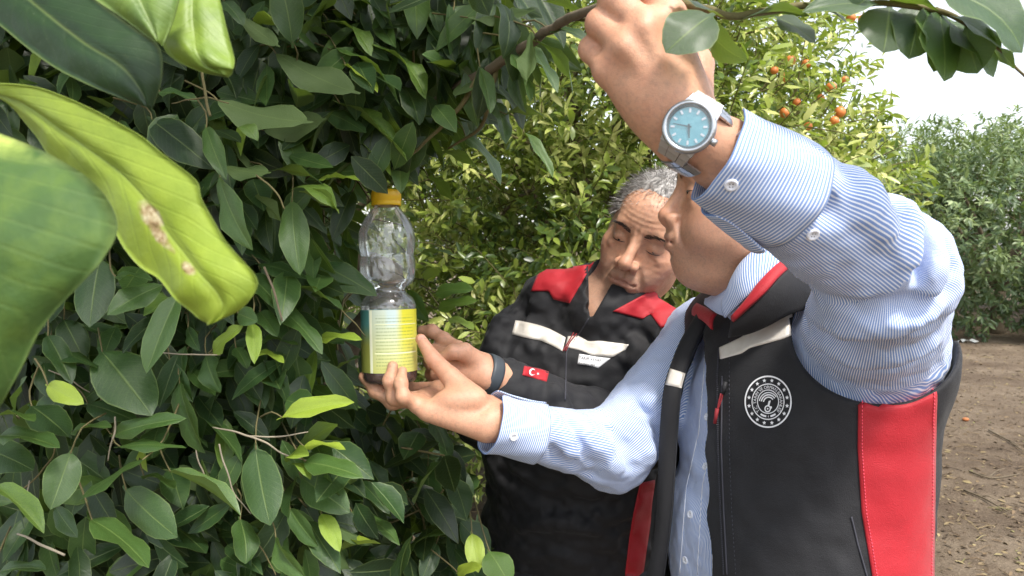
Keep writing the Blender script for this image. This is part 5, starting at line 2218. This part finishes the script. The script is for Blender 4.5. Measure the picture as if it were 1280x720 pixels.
# base px, tip px, width px, tint, depth offset, roll, shape
HL = '''143 543 233 523 28 .42 -.05 .5 1;150 558 233 560 20 .40 -.05 .6 0;178 575 100 625 58 .36 -.10 -.1 0;88 567 63 637 42 .40 -.07 .2 1;
115 650 186 710 52 .42 -.10 .2 1;158 613 222 672 45 .36 -.05 -.3 0;213 590 301 645 27 .50 -.06 1.0 8;320 562 338 657 50 .34 -.06 0 0;
225 480 257 567 46 .38 -.05 -.5 2;128 440 190 520 65 .30 -.02 .1 0;60 482 105 505 27 .88 -.06 .2 1;0 545 75 560 36 .38 -.04 .6 1;
-5 608 55 667 34 .55 -.10 .9 8;300 650 307 705 40 .36 -.06 .4 7;-2 520 43 527 30 .50 -.05 .3 1;-20 560 42 588 44 .25 .0 .3 0;
180 595 218 611 28 .40 .0 .2 1;205 650 258 692 45 .22 .02 .1 0;0 715 58 712 28 .30 -.05 .4 1;70 635 97 672 22 .30 .04 -.2 1;335 665 382 722 40 .46 -.05 -.5 7;
353 522 443 503 30 .85 -.10 .7 2;380 558 432 562 22 .90 -.08 .5 1;382 578 454 597 34 .46 -.09 .3 1;378 598 437 641 44 .40 -.08 .1 1;402 643 425 690 24 .75 -.08 .4 2;
424 690 476 680 15 .86 -.08 .8 5;440 640 500 682 28 .45 -.03 .6 3;535 582 542 657 38 .28 .06 .1 0;540 525 560 582 30 .33 .08 .5 3;363 637 398 683 28 .42 -.08 -.5 2;
345 673 382 722 34 .48 -.09 -.4 5;590 668 598 716 26 .88 -.08 .2 2;572 716 603 708 18 .92 -.08 .3 1;612 690 636 730 40 .50 -.08 0 0;452 603 487 643 20 .22 .02 .3 1;
507 693 568 665 24 .24 .02 .8 3;545 680 527 726 24 .24 .02 .2 1;362 575 386 570 24 .75 -.08 .1 9;430 620 460 573 16 .60 -.02 .7 5;375 560 422 530 22 .55 -.08 .6 1;
272 125 381 152 62 .08 -.10 .1 6;345 67 441 114 50 .08 -.10 -.1 6;258 160 283 225 24 .40 -.10 .2 1;275 222 316 313 36 .46 -.12 -.1 1;280 208 334 216 32 .30 -.12 -.4 6;
365 253 375 344 37 .46 -.10 .1 1;397 226 450 226 22 .72 -.08 .6 1;335 215 407 234 24 .20 -.10 .9 3;318 247 352 278 26 .30 -.06 .2 1;190 150 268 212 44 .05 -.02 .2 0;
200 115 246 127 26 .28 -.05 .5 1;258 255 292 266 22 .28 .0 .3 1;330 163 402 150 38 .10 -.04 -.3 6;365 52 348 -34 42 .30 -.10 .3 1;375 47 428 -18 52 .24 -.08 -.3 0;
410 28 464 70 30 .55 -.06 .9 4;458 56 532 124 38 .55 -.06 .9 4;420 60 500 132 30 .48 -.08 .7 3;432 82 472 116 20 .86 -.08 .4 2;425 130 509 202 34 .56 -.07 1.0 5;
408 140 458 166 26 .18 -.03 .2 0;320 30 364 48 38 .74 -.07 .9 9;300 20 346 56 22 .15 -.08 -.4 6;280 2 304 32 24 .25 -.08 .2 1;430 -6 489 25 24 .45 -.05 .4 1;
445 20 506 48 22 .30 .0 .5 1;455 54 511 60 20 .28 .04 .5 1;517 15 561 92 28 .35 -.04 .6 2;535 -6 549 42 22 .34 .0 .1 1;566 16 560 76 52 .10 .02 .2 0;585 22 662 14 32 .26 -.02 .4 6;
600 84 613 142 24 .44 -.03 .6 2;640 68 663 127 28 .45 -.02 .5 1;652 66 674 128 24 .20 .0 .9 3;672 53 716 119 36 .26 -.02 .4 3;660 58 697 116 26 .40 .02 .5 1;620 128 632 180 26 .30 .04 .3 1;
634 143 682 147 24 .10 .03 .7 3;562 125 611 156 28 .12 .06 .5 1;685 36 739 54 22 .14 -.02 .5 3;582 171 626 232 32 .38 .10 .5 3;550 190 601 216 28 .18 .10 .7 3;535 222 566 251 20 .16 .10 .4 1;
500 193 501 242 24 .40 -.03 .2 1;655 166 691 222 16 .50 .15 .5 2;545 366 592 362 26 .50 .10 .4 1;548 386 597 376 22 .56 .08 .5 1;510 363 536 402 24 .34 .10 .1 1;518 321 568 319 26 .36 .12 .6 3;
562 398 592 412 24 .70 .10 .2 1;532 350 548 336 18 .80 .12 .3 1;400 330 471 370 36 .24 -.03 .1 0;355 355 429 388 42 .32 -.06 .0 1;350 385 403 443 32 .40 -.06 .4 1;398 424 453 425 21 .76 -.05 .6 1;
312 345 355 391 34 .34 -.04 .3 1;413 470 451 446 24 .24 .0 .6 1;325 390 347 421 24 .34 -.08 .3 1;315 404 318 455 20 .70 -.09 .2 2;298 392 322 402 26 .36 -.08 .2 1;322 440 355 454 20 .75 -.08 .5 1;
267 441 304 408 28 .74 -.08 .2 1;305 455 331 511 38 .30 .0 .2 2;325 425 373 431 24 .48 -.04 .5 1;295 435 309 461 20 .34 -.02 .4 1;325 330 384 349 32 .28 -.03 .3 0;372 445 399 461 20 .14 .02 .4 1;
145 346 191 351 20 .36 -.04 .6 1;202 357 134 394 36 .40 -.06 .5 1;222 370 183 467 38 .46 -.08 -.3 2;125 325 112 409 46 .26 -.04 .3 0;258 445 276 491 32 .34 -.04 .2 7;213 455 241 502 26 .30 .0 -.3 2;
235 410 250 439 16 .30 .0 .1 1;20 521 34 470 26 .36 -.02 .3 1;40 508 86 546 42 .20 .0 .1 0;90 541 140 534 24 .42 .0 .6 1;68 440 122 460 32 .22 .0 .3 0;110 505 171 527 32 .24 .02 .3 0;
470 420 452 470 22 .2 .06 .2 1;430 300 462 332 22 .22 .04 .3 1;420 190 470 215 26 .12 .02 .4 0;440 240 415 300 26 .14 .05 .2 1;300 300 340 330 26 .2 .0 .3 0;250 330 285 385 30 .18 .02 .2 0;
235 330 225 380 28 .16 .02 .3 1;160 420 140 470 30 .12 .06 .3 0;80 400 105 450 34 .12 .06 .2 0;60 420 90 480 30 .18 .03 .2 1;210 530 260 560 26 .26 .02 .4 1;270 590 300 640 30 .24 .04 .2 0'''
# leaves of the overhanging twig, given with their own depth
TL = '''888 20 832 66 44 .30 .575 .1 1;880 26 934 76 34 .45 .60 -2.4 3;848 -4 908 24 30 .12 .60 .3 0;900 -6 966 10 22 .35 .60 .6 1;925 26 1012 20 26 .28 .60 .5 3;972 22 1019 54 28 .18 .61 .2 1;
1096 6 1003 15 24 .34 .58 .5 1;1088 -4 1174 14 20 .38 .58 .6 1;1112 10 1104 66 44 .22 .59 .0 0;1164 10 1167 90 44 .50 .585 .1 1;1174 16 1180 102 46 .46 .58 -.2 0;1190 28 1242 97 46 .42 .585 .1 1;
1194 22 1252 60 32 .52 .57 .4 2;1176 -10 1278 66 62 .36 .56 .3 4;1238 58 1269 86 15 .30 .59 .6 1;1262 2 1292 52 34 .42 .57 .3 0;1150 6 1136 74 40 .3 .59 .2 1;1208 36 1222 92 36 .38 .58 -.3 0;1010 4 1060 30 30 .3 .59 .3 1;800 -10 760 -40 40 .3 .63 .2 0;1040 -2 1100 -30 30 .3 .58 .2 1'''
n_leaf = 0
twig_from = []


def nrm_hint(px, py):
    return nrm(TOCAM * .75 + V(0, 0, .65) + rng.normal(0, .34, 3))


for rec in HL.replace('\n', '').split(';'):
    bx0, by0, tx0, ty0, w, tint, do, roll, sh = [float(q) for q in rec.split()]
    d = .90 + .24 * np.clip(bx0 / 560, 0, 1.2) + do + random.uniform(-.025, .025)
    if bx0 > 495 and by0 < 200:
        d = 1.10 - .0013 * (bx0 - 500) + do
    b, t = P(bx0, by0, d + .02), P(tx0, ty0, d - random.uniform(0, .03))
    put_leaf(VAR[int(sh)], b, t, 1.0 * w / F_PX * d, nrm_hint(bx0, by0), roll * .9, tint + .05, ctree)
    twig_from.append((b, nrm(t - b)))
    n_leaf += 1
for rec in TL.replace('\n', '').split(';'):
    bx0, by0, tx0, ty0, w, tint, d, roll, sh = [float(q) for q in rec.split()]
    b, t = P(bx0, by0, d), P(tx0, ty0, d - .01)
    put_leaf(VAR[int(sh)], b, t, 1.55 * w / F_PX * d, nrm_hint(bx0, by0), roll, tint, ctree)
    n_leaf += 1

# ---- five large leaves right in front of the camera
M_BIG = leaf_mat('large_mottled_leaf', ST_NEAR, hexc('#6f8450'), True, .30, .45, True, spots=True, coat=.08)
M_CURL = leaf_mat('curled_yellow_leaf', ST_NEAR, hexc('#8d9f42'), True, .40, .45, True, coat=.08, yellow=((.47, .10, .04, .16), (.53, .16, .05, .11), (.66, .14, .035, .12)))


def big_leaf(A, B, tint, mat, bulge=.006, rip=.0, n=40, m=13, name='leaf', label=None, creases=()):
    a, b = spline(np.array([P(*q) for q in A]), n), spline(np.array([P(*q) for q in B]), n)
    t = np.linspace(0, 1, m)
    g_ = a[:, None] * (1 - t)[None, :, None] + b[:, None] * t[None, :, None]
    dx, dy = np.gradient(g_, axis=0), np.gradient(g_, axis=1)
    N = np.cross(dx, dy)
    N /= np.maximum(np.linalg.norm(N, axis=-1, keepdims=True), 1e-9)
    if (N.reshape(-1, 3) @ -FWD).mean() < 0:
        N = -N
    s = np.linspace(0, 1, n)
    h = bulge * (np.sin(t * math.pi)[None, :] - .55 * np.exp(-((t - .5) / .07) ** 2)[None, :] * np.ones((n, 1)))
    h = h + rip * (np.sin(s * 26 + t[:, None] * 3).T + .6 * np.sin(s * 51 + 1).reshape(-1, 1)) * np.abs(t - .5)[None, :] * 2
    for (s0, w0, amp, slant) in creases:
        h = h + amp * np.exp(-((s[:, None] - s0 - slant * (t[None, :] - .5)) / w0) ** 2)
    pp = g_ + N * h[..., None]
    pp += N * (.0010 * vnoise(pp * 60, 91))[..., None]
    th = .00035
    vs = np.vstack([(pp + N * th).reshape(-1, 3), (pp - N * th).reshape(-1, 3)])
    gf_ = grid_faces(n, m)
    test = np.cross(vs[gf_[0][1]] - vs[gf_[0][0]], vs[gf_[0][3]] - vs[gf_[0][0]]) @ N[0, 0]
    top_f = gf_ if test > 0 else [q[::-1] for q in gf_]
    fs = list(top_f) + [tuple(i + n * m for i in q)[::-1] for q in top_f]
    rim = [i * m for i in range(n)] + [(n - 1) * m + j for j in range(1, m)] + [i * m + m - 1 for i in range(n - 2, -1, -1)] + [j for j in range(m - 2, 0, -1)]
    for i in range(len(rim)):
        p, q = rim[i], rim[(i + 1) % len(rim)]
        fs.append((p, q, q + n * m, p + n * m) if test < 0 else (q, p, p + n * m, q + n * m))
    o = mesh_obj(name, vs, fs, mat)
    attr(o, 'u', np.tile(np.tile(2 * t - 1, n), 2))
    attr(o, 'v', np.tile(np.repeat(s, m), 2))
    o.color = (tint, tint, tint, 1)
    reparent(o, ctree)
    if label:
        o['label'] = label
    return o


big_leaf([(-90, 150, .37), (-40, 156, .36), (5, 169, .35), (60, 192, .343), (110, 222, .336), (138, 256, .332), (146, 290, .330), (130, 322, .330), (106, 350, .332), (56, 405, .338), (24, 466, .343), (-2, 512, .35), (-22, 545, .36)],
         [(-110, 170, .37), (-150, 250, .34), (-170, 330, .33), (-150, 430, .335), (-90, 510, .345), (-22, 545, .36)], .56, M_BIG, .004, .0004, 48, 17,
         label='large broad green leaf with pale mottling closest to the camera')
big_leaf([(-40, 96, .46), (0, 104, .44), (45, 110, .43), (100, 129, .42), (165, 163, .41), (208, 196, .405), (245, 226, .40), (254, 252, .40), (280, 296, .395), (304, 324, .39), (321, 347, .385), (318, 366, .385), (298, 389, .39), (262, 405, .395)],
         [(-40, 108, .47), (0, 121, .46), (32, 152, .45), (62, 192, .44), (98, 228, .43), (130, 262, .42), (152, 305, .41), (176, 334, .405), (196, 347, .40), (213, 363, .398), (229, 379, .396), (244, 393, .395), (254, 401, .395), (262, 405, .395)],
         0.93, M_CURL, .0045, .0003, 64, 17, label='curled yellow green leaf with brown scars', creases=((.70, .07, .003, .06),))
big_leaf([(40, -60, .50), (90, -25, .48), (128, 6, .47), (166, 34, .46), (198, 58, .455), (203, 95, .455), (190, 136, .46)],
         [(-80, -50, .52), (-30, 6, .50), (0, 32, .49), (58, 78, .475), (110, 106, .465), (152, 123, .46), (190, 136, .46)], .22, M_LEAFD, .006, label='dark blue green leaf hanging at the top left corner')
big_leaf([(90, -30, .42), (112, -6, .42), (142, 15, .42), (174, 38, .42), (203, 58, .42)], [(236, -45, .43), (229, -18, .425), (222, 8, .42), (214, 32, .42), (203, 58, .42)], .64, M_LEAFD, .005,
         label='light green leaf tip at the top edge')
big_leaf([(222, -40, .47), (212, 0, .46), (206, 40, .455), (210, 68, .45), (248, 89, .45), (285, 97, .45)], [(255, -50, .47), (272, -10, .465), (284, 36, .455), (294, 76, .45), (294, 90, .45), (285, 97, .45)],
         .74, M_LEAFD, .006, .0, 40, 13, label='bright yellow green leaf beside the dark leaf at the top', creases=((.6, .12, .004, .3),))
n_leaf += 5

# ---- branches
def branch(name, pts, rs, mat, sides=10):
    pp = spline([P(*q) for q in pts], 6 * len(pts))
    pp = pp + .0016 * np.stack([vnoise(pp * 45, s) for s in (1, 2, 3)], -1)
    o = MB().add(*tube(pp, np.interp(np.linspace(0, 1, len(pp)), np.linspace(0, 1, len(rs)), rs), sides)).build(name, mat)
    reparent(o, ctree)
    return pp


tr = spline([nt_base - V(0, 0, .05), nt_base + V(.03, -.02, .5), nt_base + V(-.02, .0, 1.0)], 10)
reparent(MB().add(*tube(tr, np.linspace(.085, .06, 10), 14)).build('trunk', M_BARK), ctree)
fork = nt_base + V(-.02, 0, .98)


def wbranch(name, pts, r0, r1, mat=None):
    pp = spline(pts, 12)
    pp = pp + .006 * np.stack([vnoise(pp * 12, s) for s in (1, 2, 3)], -1)
    o = MB().add(*tube(pp, np.linspace(r0, r1, 12), 9)).build(name, mat or M_BARK)
    reparent(o, ctree)
    return pp


main = branch('branch', [(300, 330, 1.9), (400, 240, 1.45), (505, 158, 1.16), (560, 118, 1.07), (610, 88, .99), (650, 62, .92), (692, 34, .85), (735, 14, .75), (790, -2, .675)], [.022, .012, .0085, .0076, .0068, .006, .0054, .0046, .0038], M_BARK)
over = branch('branch', [(780, 0, .68), (850, 2, .64), (905, 18, .605), (960, 14, .60), (1040, 4, .59), (1110, 6, .585), (1170, 14, .58), (1215, 36, .58), (1245, 62, .585), (1275, 92, .59), (1290, 110, .59)], [.0042, .0036, .003, .003, .0026, .0024, .0022, .002, .0014, .0011, .0008], M_TWIGG, 8)
branch('branch', [(600, 92, 1.0), (570, 140, 1.02), (540, 170, 1.05), (500, 205, 1.07)], [.004, .003, .0024, .0016], M_TWIGG)
branch('branch', [(690, 36, .86), (720, 24, .80), (760, 28, .74)], [.0035, .003, .002], M_TWIGG)
branch('branch', [(620, 84, .98), (612, 120, 1.0), (600, 160, 1.05), (560, 185, 1.1)], [.0035, .003, .0024, .0016], M_TWIGG)
for pts, r0, r1 in (([fork, V(-.8, 1.6, 1.3), V(-.95, 1.2, 1.7), V(-1.0, .8, 2.1)], .045, .012),
                    ([fork, V(-.6, 1.7, 1.2), V(-.5, 1.4, 1.3), V(-.42, 1.25, 1.35)], .03, .006), ([fork, V(-.3, 1.9, 1.4), P(300, 330, 1.9)], .045, .030), ([fork - V(0, 0, .3), V(-.6, 1.5, .85), V(-.35, 1.15, .85), V(-.2, 1.0, .95)], .03, .007),
                    ([fork, V(-1.1, 1.9, 1.5), V(-1.3, 1.6, 1.9)], .04, .012), ([fork - V(0, 0, .2), V(-.5, 1.7, .9), V(-.35, 1.5, .85), V(-.25, 1.4, .8)], .025, .005)):
    wbranch('limb', pts, r0, r1)
# dry pale twigs that show between the leaves
for pts, rs, m_ in (([(22, 667, .84), (50, 680, .84), (82, 694, .85)], [.0022, .003, .0028], M_TWIGP), ([(266, 534, .98), (300, 542, .97), (330, 552, .96), (352, 566, .97), (386, 577, .98)], [.002, .0026, .0026, .002, .0016], M_TWIGP),
                    ([(308, 545, .97), (345, 545, .97), (385, 540, .98)], [.0018, .0024, .0014], M_TWIGP), ([(242, 552, .97), (250, 580, .97), (257, 610, .98)], [.0018, .0022, .0018], M_TWIGP),
                    ([(274, 556, .98), (283, 590, .98), (296, 622, .98), (314, 642, .98)], [.0022, .0022, .0018, .0014], M_TWIGP), ([(145, 520, .93), (142, 545, .93), (135, 575, .94)], [.0022, .0026, .0016], M_TWIGP),
                    ([(68, 540, .96), (66, 570, .96), (40, 600, .96), (20, 620, .97)], [.0016, .0022, .0022, .0016], M_TWIGG), ([(35, 600, .95), (32, 640, .95)], [.0018, .0018], M_TWIGP), ([(60, 462, .97), (90, 475, .97), (112, 490, .98)], [.0016, .002, .0014], M_TWIGP),
                    ([(252, 90, .80), (258, 125, .80), (262, 145, .80)], [.003, .0032, .003], M_TWIGG), ([(215, 130, .85), (240, 125, .82), (262, 122, .81), (285, 128, .80)], [.0012, .0018, .0018, .0014], M_TWIGG),
                    ([(320, 218, .88), (345, 240, .87), (356, 262, .87)], [.0022, .0022, .0016], M_TWIGG), ([(330, 335, .95), (345, 370, .94), (352, 400, .94)], [.003, .003, .002], M_BARK), ([(200, 440, .97), (240, 443, .96), (276, 444, .96)], [.0014, .002, .0014], M_TWIGP),
                    ([(420, 380, 1.04), (440, 400, 1.04), (456, 420, 1.05)], [.0014, .0018, .0014], M_TWIGG), ([(490, 560, 1.2), (500, 600, 1.2), (520, 640, 1.2)], [.002, .002, .001], M_TWIGG), ([(300, 650, .98), (330, 690, .98), (345, 720, .98)], [.002, .002, .0014], M_TWIGG)):
    branch('twig', pts, [q * .5 for q in rs], m_, 7)
# stalk that each hanging leaf grows from
mb = MB()
for b, dr in twig_from:
    e = b - dr * .035 + V(-.02, .06, .015) + rng.normal(0, .012, 3)
    mb.add(*tube(spline([b, b - dr * .02 + V(0, .012, .008), e], 5), np.linspace(.0009, .0013, 5), 5, False))
o = mb.build('stalk', M_TWIGG)
reparent(o, ctree)
o['kind'] = 'stuff'

# ---- green fruits
for bx0, by0, tx0, ty0, w, tint, d, roll, sh in ((366, 236, 420, 262, 38, .62, .95, .2, 9), (380, 240, 424, 268, 26, .7, .94, .7, 4), (302, 158, 322, 176, 20, .6, .88, .2, 9), (362, 580, 388, 600, 22, .7, .98, .4, 9)):
    put_leaf(VAR[sh], P(bx0, by0, d), P(tx0, ty0, d - .02), w / F_PX * d, nrm_hint(bx0, by0), roll, tint, ctree)
    n_leaf += 1

# ---- the rest of the crown: more single leaves, then the inner mass
YB = [-80, 60, 120, 165, 200, 240, 470, 500, 560, 640, 760]
XB = [690, 650, 630, 590, 500, 452, 448, 520, 585, 610, 650]
r_ = np.random.default_rng(11)
lim_y, lim_x = np.array(YB), np.array(XB)
left = 300 - n_leaf
k = 0
while k < left:
    px, py = r_.uniform(-40, 660), r_.uniform(-40, 740)
    if px > np.interp(py, lim_y, lim_x) - 14:
        continue
    d = r_.uniform(1.02, 1.30)
    ang = r_.normal(1.1, .7)
    if k < 55:
        px, py = r_.uniform(470, 715), r_.uniform(-30, 120)
        if px > np.interp(py, lim_y, lim_x) + 20:
            continue
        d, ang = 1.12 - .0011 * (px - 500) + r_.uniform(-.06, .08), r_.normal(1.2, .35)
    L = r_.uniform(.06, .095)
    b = P(px, py, d)
    t = b + L * nrm(RGT * math.cos(ang) - UPC * math.sin(ang) + FWD * r_.normal(-.1, .4))
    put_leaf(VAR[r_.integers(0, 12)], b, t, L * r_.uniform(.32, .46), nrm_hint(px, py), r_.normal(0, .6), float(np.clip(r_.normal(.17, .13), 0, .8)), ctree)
    k += 1
nn_ = 1500
px, py = r_.uniform(-60, 640, nn_ * 3), r_.uniform(-60, 780, nn_ * 3)
keep = (px < np.minimum(np.interp(py, lim_y, lim_x) - 30, np.where(py > 470, 470, 700))) & ~((px > 405) & (py > 200) & (py < 540))
Bn = np.stack([P(a, b, c) for a, b, c in zip(px[keep][:nn_], py[keep][:nn_], r_.uniform(1.0, 1.18, nn_))])
nn_ = len(Bn)
Dn = np.stack([r_.normal(.15, .6, nn_), r_.normal(-.2, .4, nn_), r_.normal(-.6, .45, nn_)], 1)
Nn = np.stack([r_.normal(0, .45, nn_), r_.normal(-.75, .4, nn_), r_.normal(.6, .4, nn_)], 1)
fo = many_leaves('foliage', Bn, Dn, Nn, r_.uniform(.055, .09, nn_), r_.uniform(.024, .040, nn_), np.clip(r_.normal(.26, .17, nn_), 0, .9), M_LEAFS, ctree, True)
fo['kind'] = 'stuff'
n = 14000
px, py = r_.uniform(-260, 680, n * 3), r_.uniform(-320, 900, n * 3)
keep = px < np.interp(py, lim_y, lim_x) - 25
d = 1.16 + 1.5 * r_.random(n * 3) ** 1.4
B = np.stack([P(a, b, c) for a, b, c in zip(px[keep][:n], py[keep][:n], d[keep][:n])])
B = B[B[:, 2] > .12]
n = len(B)
D = np.stack([r_.normal(.1, .7, n), r_.normal(-.25, .6, n), r_.normal(-.55, .5, n)], 1)
N_ = np.stack([r_.normal(0, .5, n), r_.normal(-.6, .5, n), r_.normal(.7, .4, n)], 1)
# unseen canopy added overhead to block the sky and darken the near leaves
pc, dc = crown_shoots(V(-.75, 1.35, 2.35), V(1.0, 1.25, .62), 650, 91, shell=(.35, 1.02))
B2_, D2_, N2_, L2_, W2_, _ = shoot_leaves(pc, dc, 8, .085, .04, 92)
qx, qy, qd = to_px(B2_)
kk = ~((qd > .05) & (qd < 1.15) & (qx > -60) & (qx < 1340) & (qy > -60) & (qy < 780)) & (np.linalg.norm(B2_ - CAM, axis=1) > .35)
kk &= ~((qd > 0) & (qx > np.interp(qy, lim_y, lim_x) - 25) & (qy > -60))
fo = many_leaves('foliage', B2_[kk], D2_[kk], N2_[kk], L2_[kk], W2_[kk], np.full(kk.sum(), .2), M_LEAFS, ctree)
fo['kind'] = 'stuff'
fo = many_leaves('foliage', B, D, N_, r_.uniform(.06, .10, n), r_.uniform(.028, .046, n), np.clip(r_.normal(.20, .14, n) - .12 * (to_px(B)[0] > 440), 0, .8), M_LEAFS, ctree, True)  # inner leaves tinted darker, most at the right, to paint in crown shade
fo['kind'] = 'stuff'
mb = MB()
for i in range(0, n, 6):
    e = B[i] + V(*r_.normal(0, .06, 3))
    mb.add(*tube([B[i], (B[i] + e) / 2 + r_.normal(0, .01, 3), e], [.0016, .002, .0016], 4, False))
o = mb.build('inner_twig', M_TWIGG)
reparent(o, ctree)
o['kind'] = 'stuff'
